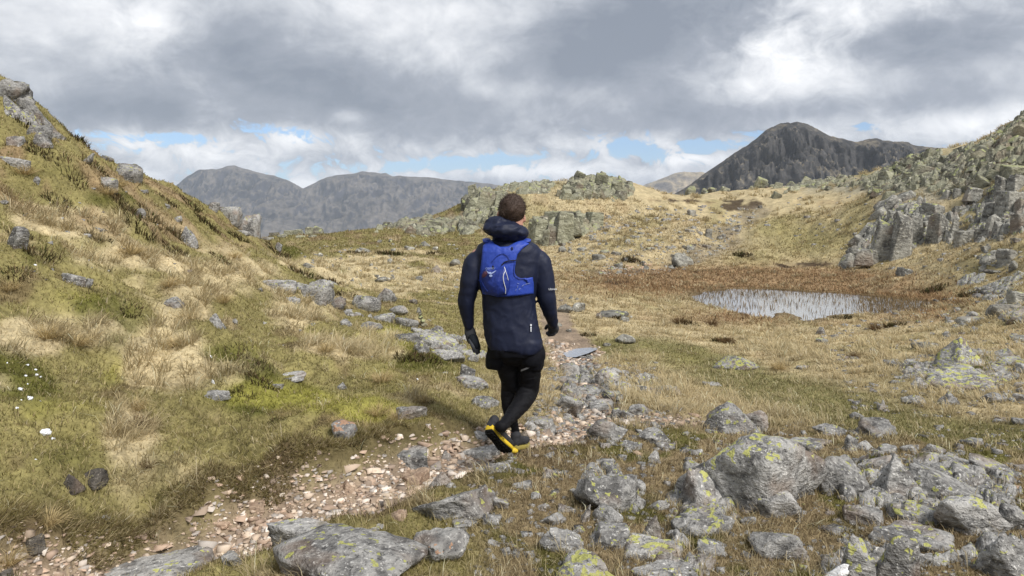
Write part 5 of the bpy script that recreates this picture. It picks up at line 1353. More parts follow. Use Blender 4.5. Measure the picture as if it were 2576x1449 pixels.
def slope_dir(x, y):
    e = .25 + .02 * np.hypot(x, y)
    return np.arctan2(-(land(x + e, y) - land(x - e, y)), -(land(x, y + e) - land(x, y - e)))
def lawn(name, n, r0, r1, kind, label):
    th = rng.uniform(-.66, .66, n); r = np.exp(rng.uniform(math.log(r0), math.log(r1), n))
    x, y = r * np.sin(th), r * np.cos(th)
    if kind == 'tuft':                                       # gather the blades into tufts
        nc = n // 48
        tcx, tcy = x[:nc].copy(), y[:nc].copy()
        own = rng.integers(0, nc, n)
        rr = np.hypot(tcx, tcy)[own]
        sp = (.026 + .0048 * rr) * np.sqrt(rng.uniform(0, 1, n)); pa = rng.uniform(-math.pi, math.pi, n)
        x, y = tcx[own] + sp * np.sin(pa), tcy[own] + sp * np.cos(pa)
        r = np.hypot(x, y)
    if kind == 'bank':                                       # turf hanging over the cut edge of the path
        seg = rng.integers(0, 5, n); t = rng.uniform(0, 1, n)
        PA = np.array(PATH)
        bx_, by_ = PA[seg, 0] + t * (PA[seg + 1, 0] - PA[seg, 0]), PA[seg, 1] + t * (PA[seg + 1, 1] - PA[seg, 1])
        ux, uy = PA[seg + 1, 0] - PA[seg, 0], PA[seg + 1, 1] - PA[seg, 1]
        ul = np.hypot(ux, uy); off = PA[seg, 2] + .02 + np.abs(rng.normal(0, .12, n)) + .10 * fbm2(bx_ * 2.2, by_ * 2.2, 2, 35)
        x, y = bx_ - uy / ul * off, by_ + ux / ul * off
        r = np.hypot(x, y)
    z = land(x, y)
    c, tall, bare = cover(x, y, z)
    ps = poly_sd(x, y, POND_W)
    if kind == 'bank':
        bare = bare * 0
    keep = (rng.uniform(0, 1, n) > bare * 1.05) & ((ps > .15) | (y < 8)) & outside_rocks(x, y)
    if kind == 'tuft':
        keep &= rng.uniform(0, 1, n) < (.15 + .85 * tall)
    else:
        keep &= rng.uniform(0, 1, n) < (1 - .45 * tall)
    x, y, z, c, tall, r = x[keep], y[keep], z[keep], c[keep], tall[keep], r[keep]
    m = len(x)
    sd = slope_dir(x, y) + .8 * fbm2(x * 1.1, y * 1.1, 2, 301)
    if kind == 'tuft':
        az = np.where(rng.uniform(0, 1, m) < .45, pa[keep], sd + rng.normal(0, .7, m))
        L = np.maximum(rng.uniform(.08, .26, m), .0066 * r * rng.uniform(.7, 1.3, m))
        L = L * (.42 + .58 * np.clip(tall * 1.3, 0, 1))
        w = np.maximum(.0022, .00085 * r) * rng.uniform(.7, 1.2, m)
        lean = rng.uniform(.25, 1.15, m); droop = rng.uniform(.3, 1.1, m)
        v = rng.uniform(.72, 1.25, m)
        cb = (c * .5 + np.array(STRAW) * .5) * v[:, None]
        dead = rng.uniform(0, 1, m) < .15
        cb[dead] = np.array((.55, .47, .32)) * v[dead, None]
        tip = cb * 1.22
    else:
        az = rng.uniform(-math.pi, math.pi, m)
        L = np.maximum(rng.uniform(.020, .055, m), .0030 * r * rng.uniform(.6, 1.3, m))
        w = np.maximum(.0030, .00105 * r) * rng.uniform(.7, 1.3, m)
        lean = rng.uniform(.2, 1.2, m); droop = rng.uniform(0, .7, m)
        v = rng.uniform(.55, 1.30, m)
        cb = c * v[:, None]
        st = rng.uniform(0, 1, m) < .14
        cb[st] = np.array((.42, .34, .19)) * v[st, None]
        if kind == 'bank':
            az = slope_dir(x, y) + rng.normal(0, .8, m); L = L * 1.5; lean = rng.uniform(.5, 1.6, m)
            pick = rng.integers(0, 4, m)
            cb = np.array([OLIVE, (.21, .16, .085), STRAW, (.24, .20, .085)])[pick] * rng.uniform(.75, 1.3, m)[:, None]
        return link(name, spikes_mesh(name, np.c_[x, y, z - .006], az, L, w * 1.25, lean, np.clip(cb, .006, .55)), None, kind='stuff', label=label)
    me = blades_mesh(name, np.c_[x, y, z - .006], az, L, w, lean, droop, np.clip(cb, .006, .6), np.clip(tip, .006, .65))
    return link(name, me, None, kind='stuff', label=label)
lawn('short_grass', 600000, 2.9, 70, 'turf', 'short moss and turf covering the fell')
lawn('bank_grass', 16000, 3, 6, 'bank', 'turf hanging over the cut edge of the path')
lawn('dry_grass', 180000, 3.0, 13, 'tuft', 'dry straw grass combed over the near slope in tufts')
lawn('dry_grass', 130000, 13, 95, 'tuft', 'dry straw grass of the slopes round the pond')

# grass growing up against the stones
sk = [q for q in ROCK_SPOTS if q[1] < 16]
cnt = np.array([int(min(150, max(14, 150 * (q[2] + q[3]) / (.25 + .10 * q[1])))) for q in sk])
ri = np.repeat(np.arange(len(sk)), cnt); Q = np.array(sk)[ri]; n = len(ri)
an = rng.uniform(-math.pi, math.pi, n); rd = rng.uniform(.80, 1.12, n)
x, y = Q[:, 0] + Q[:, 2] * rd * np.sin(an), Q[:, 1] + Q[:, 3] * rd * np.cos(an)
z = land(x, y); c, tall, bare = cover(x, y, z); r = np.hypot(x, y)
k_ = (rng.uniform(0, 1, n) > bare) & (y > 2.9)
x, y, z, c, an, r = x[k_], y[k_], z[k_], c[k_], an[k_], r[k_]; m = len(x)
mo = rng.uniform(0, 1, m) < .35
c = np.where(mo[:, None], np.array(MOSS)[None] * 1.2, c * .6 + .4 * np.array(STRAW)[None]) * rng.uniform(.7, 1.2, m)[:, None]
link('grass_at_stones', blades_mesh('grass_at_stones', np.c_[x, y, z - .01], an + rng.normal(0, .9, m), np.maximum(.05, .008 * r) * rng.uniform(.6, 1.6, m) * np.where(mo, .7, 1.0), np.maximum(.0026, .0009 * r) * rng.uniform(.7, 1.3, m), rng.uniform(.1, .9, m), rng.uniform(.2, 1.0, m), c, c * 1.2), None, kind='stuff', label='grass and moss growing up against the stones')

# heather: low dark twiggy clumps on the left hill and on the bog's edge
cl_ = []
for vx, vy, w in [(90,640,90),(60,600,60),(300,505,70),(345,560,80),(380,545,60),(180,440,60),(250,610,50),(640,935,70),(600,905,60),(660,960,60),(450,640,60),(520,560,50),(700,640,50),(760,690,60),(830,710,50),(870,745,50),(240,420,50),(100,380,50),(440,590,50),
                  (560,660,44),(1030,900,60),(1080,905,50),(980,640,50),(900,640,40),(1100,640,40),(190,300,50),(60,300,50),(700,1060,40),(880,1120,50),(40,700,60),(330,790,44),(610,990,50),(150,520,60),(480,520,44),(420,505,40),(600,600,40),(1730,815,44),(1820,860,40),(1330,905,40),(1480,845,30),(1560,800,30),
                  (1870,645,40),(1590,655,40),(2120,800,36),(2250,820,40),(2440,745,44),(2350,735,50)]:
    x0, y0, z0 = ground_hit(vx, vy)
    k_ = 150; rr_ = w * y0 / FV * .5
    aa = rng.uniform(-math.pi, math.pi, k_); q_ = rr_ * np.sqrt(rng.uniform(0, 1, k_))
    bx_, by_ = x0 + q_ * np.sin(aa) * 1.3, y0 + q_ * np.cos(aa)
    cl_.append(np.c_[bx_, by_, land(bx_, by_) - .01, aa, np.full(k_, rr_), np.full(k_, y0)])
cl_ = np.concatenate(cl_); m = len(cl_)
cb = np.array([(.050,.040,.022),(.075,.055,.028),(.055,.060,.020),(.11,.075,.04)])[rng.integers(0, 4, m)] * rng.uniform(.6, 1.3, m)[:, None]
link('heather', blades_mesh('heather', cl_[:, :3], cl_[:, 3] + rng.normal(0, .6, m), cl_[:, 4] * rng.uniform(.35, .8, m), np.maximum(.006, .0012 * cl_[:, 5]) * rng.uniform(.6, 1.4, m), rng.uniform(.1, .9, m), rng.uniform(0, .9, m), cb, cb * 1.4), None, kind='stuff', label='low dark heather and bilberry twigs on the slopes')

# ---------------------------------------------------------------- single tussocks one can pick out
def tussock_mesh(seed, n=260, tint=(.52, .41, .22)):
    rs = np.random.default_rng(seed)
    az = rs.uniform(-math.pi, math.pi, n)
    rad = .22 * np.sqrt(rs.uniform(0, 1, n))
    base = np.c_[rad * np.sin(az), rad * np.cos(az), np.zeros(n)]
    L = rs.uniform(.6, 1.15, n)
    lean = .15 + rad / .22 * .85 + rs.normal(0, .15, n)
    c = np.array(tint)[None] * rs.uniform(.72, 1.2, n)[:, None]
    c[rs.uniform(0, 1, n) < .2] *= np.array((.62, .62, .55))
    return blades_mesh('tussock', base, az + rs.normal(0, .5, n), L, np.full(n, .016) * rs.uniform(.7, 1.3, n), lean, rs.uniform(.4, 1.2, n), c, c * 1.2)
TUS = [tussock_mesh(s_) for s_ in range(4)]
TUSB = [tussock_mesh(s_ + 10, 260, (.15, .095, .05)) for s_ in range(3)]
for i, (vx, vy, w, lab) in enumerate([
 (340,1030,100,'straw tussock at the foot of the pale grass runnel'), (340,1075,110,'wide straw tussock just above the trodden brown turf'), (378,1175,60,'round spiky tussock alone on the brown bank'),
 (470,810,90,'bushy straw tussock beside the two-humped stone'), (440,870,90,'straw tussock in the middle of the pale runnel'), (430,720,80,'straw tussock under the dark low rock'), (120,850,110,'shaggy tussock drooping over moss at left'),
 (190,870,110,'long-haired tussock right of the shaggy one'), (20,730,90,'drooping tussock at the left edge'), (20,1420,110,'coarse tussock in the bottom left corner'), (120,1320,120,'flattened straw tussock above the dark angular rock'),
 (820,885,70,'small pale tussock on the bright moss'), (960,960,90,'tussock hanging over a hollow left of the walker'), (300,470,70,'tall straw tuft high on the left slope'), (60,440,90,'straw tuft below the broken block at the left edge'),
 (330,640,90,'bleached tussock on the left hill under the heath'), (590,650,60,'pale tussock near the pale pointed boulder'), (560,760,70,'straw tussock above the dark low rock'), (270,490,80,'tussock arching over dark heather on the left hill'),
 (845,1065,60,'tussock right behind the orange-crusted stone'), (950,1045,90,'wispy tussock left of the dark pitted rock'), (1000,1055,80,'golden tussock below the dark pitted rock'), (1060,1010,60,'small tussock in moss left of the walker\'s knees'),
 (1790,820,60,'dark rushy clump in the grass below the pond'), (1830,865,66,'rust-brown clump between the pond and the crusted boulder'), (1710,815,70,'dark heathery clump below the bog\'s left end'), (2200,830,60,'brown clump right below the pond'), (2150,900,50,'brown clump left of the pyramid rock'), (2420,770,60,'brown tuft at the right end of the bog'), (1960,930,60,'straw clump above the green track')]):
    x, y, z = ground_hit(vx, vy)
    o = link('grass_tussock', TUSB[i % 3] if 'brown' in lab or 'dark ' in lab[:6] else TUS[i % 4], None, label=lab, category='grass tussock', group='tussocks one can pick out')
    s_ = w * y / FV * .62
    o.location = (x, y, z - .01); o.scale = (s_, s_, s_ * .8); o.rotation_euler = (0, 0, i * 1.7)

# ---------------------------------------------------------------- rushes standing in the pond
n = 15000
xs = [p[0] for p in POND_W]; ys = [p[1] for p in POND_W]
x, y = rng.uniform(min(xs), max(xs), n), rng.uniform(min(ys), max(ys), n)
ps = poly_sd(x, y, POND_W)
vx, vy = to_view(x, y, np.full(n, POND_Z))
dens = .10 + .22 * sstep(fbm2(x * .7, y * .7, 3, 401), -.2, .4) + .8 * sstep(vx, 2120, 2220) + .25 * (1 - sstep(vy, 735, 760)) 
dens *= 1 - .93 * np.exp(-(((vx - 1960) / 110) ** 2 + ((vy - 795) / 16) ** 2))
keep = (ps < .1) & (rng.uniform(0, 1, n) < dens)
x, y = x[keep], y[keep]; m = len(x)
cb = np.array((.24, .17, .085))[None] * rng.uniform(.5, 1.3, m)[:, None]
link('rushes', blades_mesh('rushes', np.c_[x, y, np.full(m, POND_Z - .06)], rng.uniform(-3, 3, m), rng.uniform(.12, .24, m), np.full(m, .018), rng.uniform(0, .3, m), rng.uniform(0, .6, m), cb, cb * 1.2), None, kind='stuff', label='thin brown rushes standing in the shallow pond')
n = 26000
x, y = rng.uniform(min(xs) - 9, max(xs) + 4, n), rng.uniform(min(ys) - 3, max(ys) + 11, n)
z = land(x, y); vx, vy = to_view(x, y, z)
bz = zone_blob(vx, vy, [(1850,705,300,30,1.2),(1640,705,130,22,1.0),(2200,740,190,26,.9),(2050,690,220,16,.8),(2330,765,80,24,.9),(1860,800,90,14,.5)])
keep = (rng.uniform(0, 1, n) < bz) & (poly_sd(x, y, POND_W) > -.1)
x, y, z = x[keep], y[keep], z[keep]; m = len(x)
cb = np.array(RUST)[None] * rng.uniform(.5, 1.45, m)[:, None]
link('sedge', blades_mesh('sedge', np.c_[x, y, z - .01], rng.uniform(-3, 3, m), rng.uniform(.10, .24, m), np.full(m, .035), rng.uniform(.2, 1.0, m), rng.uniform(0, .8, m), cb, cb * 1.2), None, kind='stuff', label='rust-brown sedge of the bog round the pond')

# ---------------------------------------------------------------- gravel of the path
mat_peb, gp_, bp_ = new_mat('path_gravel', .9, .15)
pa_ = gp_.node('ShaderNodeAttribute', attribute_name='cover').outputs['Color']
gp_.link(pa_, bp_.inputs['Base Color'])
n = 120000
th = rng.uniform(-.66, .30, n); r = np.exp(rng.uniform(math.log(3.0), math.log(13), n))
x, y = r * np.sin(th), r * np.cos(th)
z = land(x, y)
pd, pw, _ = seg_dist(x, y, PATH); pd2, pw2, _ = seg_dist(x, y, PATH2)
wobb = .10 * fbm2(x * 2.2, y * 2.2, 3, 31)
gm = np.maximum(1 - sstep(pd + wobb - pw, -.08, .10), .5 * (1 - sstep(pd2 + wobb - pw2, -.15, .15))) * (1 - .6 * sstep(r, 5.6, 6.6)) * (.55 + .45 * sstep(fbm2(x * 3, y * 3, 2, 77), -.45, .1))
keep = (rng.uniform(0, 1, n) < gm) & (poly_sd(x, y, PUD) > .03)
x, y, z, r = x[keep], y[keep], z[keep], r[keep]; m = len(x)
d0 = np.array([(-1,-1,-1),(1,-1,-1),(1,1,-1),(-1,1,-1),(-1,-1,1),(1,-1,1),(1,1,1),(-1,1,1)], float) * .72
f0 = np.array([(0,1,5),(0,5,4),(1,2,6),(1,6,5),(2,3,7),(2,7,6),(3,0,4),(3,4,7),(4,5,6),(4,6,7)])
shape = [d0 + np.random.default_rng(k_).normal(0, .34, d0.shape) for k_ in range(14)]
size = np.maximum(.007, .0017 * r) * np.exp(rng.normal(0.05, .55, m)); size = np.minimum(size, .042)
rot = rng.uniform(-math.pi, math.pi, m)
S = np.array(shape)[rng.integers(0, 14, m)]
sx, sy, sz = size * rng.uniform(.9, 1.5, m), size, size * rng.uniform(.4, .75, m)
P = S * np.stack([sx, sy, sz], -1)[:, None]
cr_, sr_ = np.cos(rot)[:, None], np.sin(rot)[:, None]
P = np.stack([P[..., 0] * cr_ - P[..., 1] * sr_, P[..., 0] * sr_ + P[..., 1] * cr_, P[..., 2]], -1) + np.stack([x, y, z + sz * .3], -1)[:, None]
pal = 1.38 * np.array([(.37,.29,.22),(.31,.24,.18),(.45,.37,.29),(.25,.185,.14),(.50,.44,.38),(.30,.27,.24),(.20,.155,.12),(.34,.25,.185)])
cc = pal[rng.integers(0, 8, m)] * rng.uniform(.7, 1.15, m)[:, None]
F = (np.arange(m)[:, None, None] * len(d0) + f0[None]).reshape(-1, 3)
me = mesh_np('gravel', P.reshape(-1, 3), None, F, smooth=False)
vcol(me, 'cover', np.repeat(cc, len(d0), 0))
link('gravel', me, mat_peb, kind='stuff', label='tan and pink gravel of the worn path')

# ---------------------------------------------------------------- the walker, seen from behind
WD = 5.18
def W(cx, cy, dy=0.0):
    """point of the figure seen at crop pixel (cx, cy), dy metres beyond the hips"""
    d = WD + dy
    vx, vy = 1049.4 + cx * .50696, 454.7 + cy * .50696
    return Vector((vpt(vx, d), d, EYE + (VH - vy) / FV * d))
PXM = .50696 / FV * WD                                     # metres per crop pixel
def loft(secs, n=28, p=2.0, cap=True):
    """secs: (centre, half axis A, half axis B) rings joined into a closed skin"""
    V, F = [], []
    for c, A, B in secs:
        for k in range(n):
            t = 2 * math.pi * k / n
            ct, st = math.cos(t), math.sin(t)
            e = 2.0 / p
            V.append(c + A * (math.copysign(abs(ct) ** e, ct)) + B * (math.copysign(abs(st) ** e, st)))
    m = len(secs)
    for i in range(m - 1):
        for k in range(n):
            k2 = (k + 1) % n
            F.append((i * n + k, i * n + k2, (i + 1) * n + k2, (i + 1) * n + k))
    if cap:
        V.append(secs[0][0]); V.append(secs[-1][0])
        a, b = len(V) - 2, len(V) - 1
        for k in range(n):
            k2 = (k + 1) % n
            F.append((a, k2, k)); F.append((b, (m - 1) * n + k, (m - 1) * n + k2))
    return [tuple(v) for v in V], F
def limb(pts, n=20, flat=1.0, ends=True):
    """pts: (centre, radius in metres); a tapering tube with rounded ends"""
    P = [Vector(p) for p, r in pts]; R = [r for p, r in pts]
    secs = []
    ref = Vector((1, 0, 0))
    # resample smoothly
    PP, RR = [], []
    for i in range(len(P) - 1):
        p0, p1, p2, p3 = P[max(i - 1, 0)], P[i], P[i + 1], P[min(i + 2, len(P) - 1)]
        for s in range(5):
            t = s / 5
            PP.append(.5 * ((2 * p1) + (p2 - p0) * t + (2 * p0 - 5 * p1 + 4 * p2 - p3) * t * t + (3 * p1 - p0 - 3 * p2 + p3) * t ** 3))
            RR.append(R[i] + (R[i + 1] - R[i]) * (t * t * (3 - 2 * t)))
    PP.append(P[-1]); RR.append(R[-1])
    if ends:
        d0 = (PP[0] - PP[1]).normalized(); d1 = (PP[-1] - PP[-2]).normalized()
        PP = [PP[0] + d0 * RR[0] * .8, PP[0] + d0 * RR[0] * .5] + PP + [PP[-1] + d1 * RR[-1] * .5, PP[-1] + d1 * RR[-1] * .8]
        RR = [RR[0] * .35, RR[0] * .8] + RR + [RR[-1] * .8, RR[-1] * .35]
    for i in range(len(PP)):
        t = (PP[min(i + 1, len(PP) - 1)] - PP[max(i - 1, 0)]).normalized()
        A = (ref - t * ref.dot(t))
        A = A.normalized() if A.length > 1e-4 else Vector((0, 1, 0))
        B = t.cross(A)
        secs.append((PP[i], A * RR[i], B * RR[i] * flat))
    return loft(secs, n)
def ball(c, a, b, h, tiltx=0.0, n=16):
    secs = []
    M = Matrix.Rotation(tiltx, 3, 'Y')
    for k in range(9):
        t = -math.pi / 2 + math.pi * (k + .15) / 8.3
        secs.append((Vector(c) + M @ Vector((0, 0, h * math.sin(t))), M @ Vector((a * math.cos(t), 0, 0)), M @ Vector((0, b * math.cos(t), 0))))
    return loft(secs, n)
def join(parts):
    V, F = [], []
    for v, f in parts:
        o = len(V); V += v; F += [tuple(i + o for i in q) for q in f]
    me = bpy.data.meshes.new('tmp'); me.from_pydata(V, [], F); me.update()
    return me
def fuse(name, parts, voxel, smooth=4):
    """melt overlapping closed skins into one continuous surface"""
    me = join(parts)
    o = bpy.data.objects.new('tmp', me); COL.objects.link(o)
    r = o.modifiers.new('r', 'REMESH'); r.mode = 'VOXEL'; r.voxel_size = voxel; r.use_smooth_shade = True
    s = o.modifiers.new('s', 'SMOOTH'); s.iterations = smooth; s.factor = .5
    bpy.context.view_layer.update()
    out = bpy.data.meshes.new_from_object(o.evaluated_get(bpy.context.evaluated_depsgraph_get()))
    bpy.data.objects.remove(o); bpy.data.meshes.remove(me)
    out.name = name
    out.polygons.foreach_set('use_smooth', np.ones(len(out.polygons), bool))
    return out
def co(me):
    a = np.empty(len(me.vertices) * 3, np.float32); me.vertices.foreach_get('co', a); return a.reshape(-1, 3).astype(float)
def nor(me):
    a = np.empty(len(me.vertices) * 3, np.float32); me.vertices.foreach_get('normal', a); return a.reshape(-1, 3).astype(float)
def crumple(me, amp, scale, seed, stretch=(1, 1, 1)):
    p, n_ = co(me), nor(me)
    q = p * np.array(stretch) * scale
    warp = np.stack([fbm3(q * .6 + 3, 2, seed), fbm3(q * .6 + 9, 2, seed + 1), fbm3(q * .6 + 17, 2, seed + 2)], -1)
    f = -np.abs(noise3(q + warp * .9, seed + 5)) * 1.6 + .5 + .35 * noise3(q * 2.3 + warp, seed + 6)
    p = p + n_ * (amp * f)[:, None]
    me.vertices.foreach_set('co', p.astype(np.float32).ravel()); me.update()
def cloth(name, col, rough=.6, spec=.3, weave=900., wr=.4, wd=.004, sheen=0.0):
    m, gg, b = new_mat(name, rough, spec)
    p = gg.node('ShaderNodeNewGeometry').outputs['Position']
    n1 = gg.noise(p, 14.0, 4, .6, .5)
    n2 = gg.noise(p, weave, 1, .5)
    c = gg.vm('SCALE', col, gg.m('ADD', .72, gg.m('MULTIPLY', n1, .56)))
    gg.link(c, b.inputs['Base Color'])
    b.inputs['Sheen Weight'].default_value = sheen
    bump(gg, gg.m('ADD', n1, gg.m('MULTIPLY', n2, .12)), wr, wd * 3, b)
    return m
JACKET = cloth('navy_waterproof', (.0062, .0100, .030), .60, .3, wr=.2, wd=.002)
BLACKC = cloth('black_shorts_cloth', (.0042, .0046, .0075), .75, .15)
TIGHTS = cloth('black_tights', (.0045, .0045, .0060), .70, .18)
PACKB = cloth('royal_blue_ripstop', (.022, .056, .35), .50, .35)
PACKD = cloth('deep_blue_pocket', (.013, .032, .21), .45, .35)
GLOVE = cloth('grey_fleece_glove', (.055, .058, .066), .9, .1)
GLOVED = cloth('dark_glove_palm', (.012, .015, .020), .8, .15)
SKIN = cloth('skin', (.50, .27, .20), .55, .3)
HAIR = cloth('brown_hair', (.055, .035, .026), .6, .3, 300., 1.0, .006)
YELLOW = cloth('yellow_midsole', (.60, .42, .025), .6, .3)
OLIVEM = cloth('muddy_midsole', (.26, .21, .055), .8, .2)
RUBBER = cloth('black_rubber', (.006, .006, .006), .75, .2)
SHOEG = cloth('charcoal_shoe_mesh', (.028, .028, .032), .75, .25)
WHITEM = cloth('pale_reflective_print', (.62, .64, .68), .5, .4)
EMBLEM = cloth('faded_white_print', (.26, .32, .52), .6, .3)
GREYR = cloth('grey_reflective_tape', (.17, .17, .18), .5, .4)
DARKC = cloth('black_cord', (.008, .009, .014), .6, .3)
REDM = cloth('reddish_patch', (.105, .042, .075), .6, .3)

hips = W(470, 850)
foot_z = float(land(np.array([hips.x]), np.array([WD]))[0])
walker = bpy.data.objects.new('person', None); COL.objects.link(walker)
walker.location = (hips.x, WD, foot_z)
walker['label'] = 'walker in navy hooded jacket, black shorts and tights striding away along the path'
walker['category'] = 'person'
def part(name, me, mat, parent=walker, **props):
    o = link(name, me, mat, None, **props)
    if parent is not None:
        o.parent = parent
        base = parent.location if parent.parent is None else Vector((0, 0, 0))
        root = parent
        M = Matrix.Identity(4)
        while root is not None:
            M = M @ Matrix.Identity(4); top = root; root = root.parent
        o.matrix_parent_inverse = Matrix.Translation(top.location).inverted() if parent is top else Matrix.Identity(4)
    return o
def R(px, dy=0.0):
    return px * .50696 / FV * (WD + dy)

# jacket -----------------------------------------------------------------
def ring(l, r, cy, b, dy=0.0):
    return (W((l + r) / 2, cy, dy), Vector((R((r - l) / 2, dy), 0, 0)), Vector((0, b, 0)))
TORSO = [(378,530,288,.080,.02),(335,566,302,.098,.015),(304,596,320,.110,.01),(286,616,352,.120,.005),(290,612,400,.126,0),(298,602,460,.134,0),(310,590,520,.134,0),(320,584,570,.130,0),(324,592,640,.130,0),(328,604,710,.138,0),(334,616,770,.146,0),(344,622,805,.148,0),(352,618,832,.146,0)]
torso = loft([ring(l, r, cy, b, dy) for l, r, cy, b, dy in TORSO], 44, 2.5)
hem_drop = loft([ring(420, 622, 790, .13, -.01), ring(430, 620, 830, .132, -.012), ring(470, 600, 852, .12, -.015)], 36, 2.6)
armL = limb([(W(318, 368), R(40)), (W(282, 412, -.01), R(49)), (W(263, 500, -.02), R(49)), (W(247, 590, -.01), R(44)), (W(247, 640, .01), R(38)), (W(252, 690, .03), R(31)), (W(258, 722, .04), R(26))])
armR = limb([(W(588, 370), R(40)), (W(618, 412, 0), R(48)), (W(632, 500, .0), R(50)), (W(642, 580, .0), R(46)), (W(655, 640, .03), R(39)), (W(670, 690, .08), R(29)), (W(677, 720, .11), R(23))])
collar = loft([ring(395, 520, 250, .075, .01), ring(388, 528, 290, .085, .01), ring(380, 540, 318, .09, .01)], 30)
jacket_me = fuse('jacket', [torso, hem_drop, armL, armR, collar], .0085, 5)
crumple(jacket_me, .0060, 6.5, 5, (1.3, 1.0, .6))
crumple(jacket_me, .0028, 16.0, 15, (1.1, 1.0, 1.0))
crumple(jacket_me, .0008, 44.0, 16, (1.0, 1.0, 1.0))
jacket = part('jacket', jacket_me, JACKET)
hood_me = fuse('hood', [ball(W(430, 244, -.065), R(104), .110, R(46), .10), ball(W(405, 218, -.035), R(70), .10, R(42), .15), ball(W(452, 222, -.02), R(60), .10, R(36), .3), ball(W(508, 256, -.02), R(46), .12, R(34), .3), ball(W(455, 285, -.02), R(82), .105, R(24)),
                        ball(W(465, 258, .06), R(74), .09, R(34))], .007, 5)
crumple(hood_me, .009, 13.0, 25, (.8, 1, 1.5)); crumple(hood_me, .003, 30.0, 27)
part('hood', hood_me, JACKET)

# body under the clothes: one skin from head to ankles -------------------------
HEAD = W(470, 145, .01)
RL = [(430,850,0,40),(448,940,.05,36),(455,1000,.08,33),(452,1050,.10,30),(455,1120,.10,29),(470,1190,.08,19),(485,1255,.10,17)]
RR_ = [(545,850,0,46),(560,940,.02,44),(556,1000,.05,42),(548,1050,.06,42),(520,1100,-.05,36),(487,1142,-.15,32),(455,1182,-.25,23),(432,1208,-.32,20)]
body_parts = [loft([ring(l + 22, r - 22, cy, b - .03, dy) for l, r, cy, b, dy in TORSO], 30, 2.4),
    limb([(W(300, 362), R(30)), (W(262, 500, -.02), R(36)), (W(246, 600, 0), R(30)), (W(255, 715, .04), R(18))]),
    limb([(W(604, 364), R(30)), (W(634, 500, 0), R(36)), (W(648, 600, .01), R(30)), (W(675, 715, .11), R(17))]),
    limb([(W(a, b, d), R(r, d)) for a, b, d, r in RL]), limb([(W(a, b, d), R(r, d)) for a, b, d, r in RR_]),
    limb([(W(480, 320, .01), R(44)), (W(486, 255, .01), R(41)), (W(480, 200, .005), R(43))]),
    ball(HEAD, R(59), .098, R(74), .08), ball(W(470, 195, .045), R(46), .070, R(52)), ball(W(466, 170, .125), R(9), .022, R(17)), ball(W(466, 205, .105), R(20), .014, R(7)), ball(W(466, 238, .09), R(18), .024, R(13)),
    ball(W(404, 168, .015), R(9), .024, R(22), .15), ball(W(530, 184, .015), R(9), .024, R(24), -.2)]
body_me = fuse('body', body_parts, .007, 3)
part('body', body_me, SKIN)
for ex in (446, 488):
    part('eye', join([ball(W(ex, 150, .098), R(8), .010, R(7))]), WHITEM)
# hair: a close-cropped cap with a ragged edge of short strands
d, f = ico(4)
hp = np.array(HEAD) + d * np.array([R(67), .108, R(78)])
hp[:, 0] += (hp[:, 2] - HEAD.z) * .05
hp = hp + d * (.006 * fbm3(d * 7, 3, 77) + .006 * noise3(d * 22, 5))[:, None]
face = (d[:, 1] > .45) & (d[:, 2] < .55)
low = d[:, 2] < (-.88 + .55 * (d[:, 1] > -.15) + .25 * np.abs(d[:, 0]))
bad = face | low
keep_f = ~bad[f].any(1)
part('hair', mesh_np('hair', hp, None, f[keep_f]), HAIR)
hair = bpy.data.objects['hair']
gv_ = hp[~bad & (d[:, 2] > -.6)]; gd_ = d[~bad & (d[:, 2] > -.6)]
sel = rng.integers(0, len(gv_), 3600)
hb, hd = gv_[sel] + rng.normal(0, .003, (3600, 3)), gd_[sel] + rng.normal(0, .35, (3600, 3)) + np.array([.15, 0, .25])
hd /= np.linalg.norm(hd, axis=1)[:, None]
sd_ = np.cross(hd, rng.normal(0, 1, (3600, 3))); sd_ /= np.linalg.norm(sd_, axis=1)[:, None]
hv = np.stack([hb - sd_ * .0008, hb + sd_ * .0008, hb + hd * rng.uniform(.006, .014, (3600, 1))], 1).reshape(-1, 3)
part('hair_strands', mesh_np('hair_strands', hv, None, np.arange(10800).reshape(-1, 3), smooth=False), HAIR)

# shorts, tights ------------------------------------------------------------
shorts_me = fuse('shorts', [loft([ring(350, 614, 790, .135), ring(346, 618, 830, .138), ring(352, 612, 865, .13)], 36, 2.4),
    limb([(W(412, 835, .01), R(62)), (W(396, 875, .02), R(58)), (W(388, 910, .03), R(52)), (W(386, 934, .03), R(44))], flat=1.25, ends=False),
    limb([(W(545, 835, 0), R(72)), (W(562, 875, 0), R(70)), (W(568, 905, .01), R(62)), (W(566, 934, .01), R(54))], flat=1.15, ends=False),
    limb([(W(606, 810, .0), R(14)), (W(618, 850, .0), R(17)), (W(622, 878, .0), R(15))], flat=3.0)], .0075, 4)
crumple(shorts_me, .006, 10, 41, (1, 1, .8))
part('shorts', shorts_me, BLACKC)
tl = [(430,850,0,56),(452,940,.05,54),(462,1000,.08,46),(453,1050,.10,38),(456,1120,.10,36),(470,1190,.08,27),(486,1240,.10,22),(488,1262,.10,24)]
tr_ = [(545,850,0,58),(560,940,.02,55),(556,1000,.05,53),(548,1046,.06,52),(522,1098,-.05,46),(487,1142,-.15,40),(455,1182,-.25,31),(430,1208,-.32,29),(415,1222,-.35,32)]
tights_me = fuse('tights', [limb([(W(a, b, d_), R(r, d_)) for a, b, d_, r in tl]), limb([(W(a, b, d_), R(r, d_)) for a, b, d_, r in tr_]), ball(W(490, 860), R(110), .11, R(60))], .007, 4)
crumple(tights_me, .0038, 16, 43, (1, 1, 2.4))
part('tights', tights_me, TIGHTS)
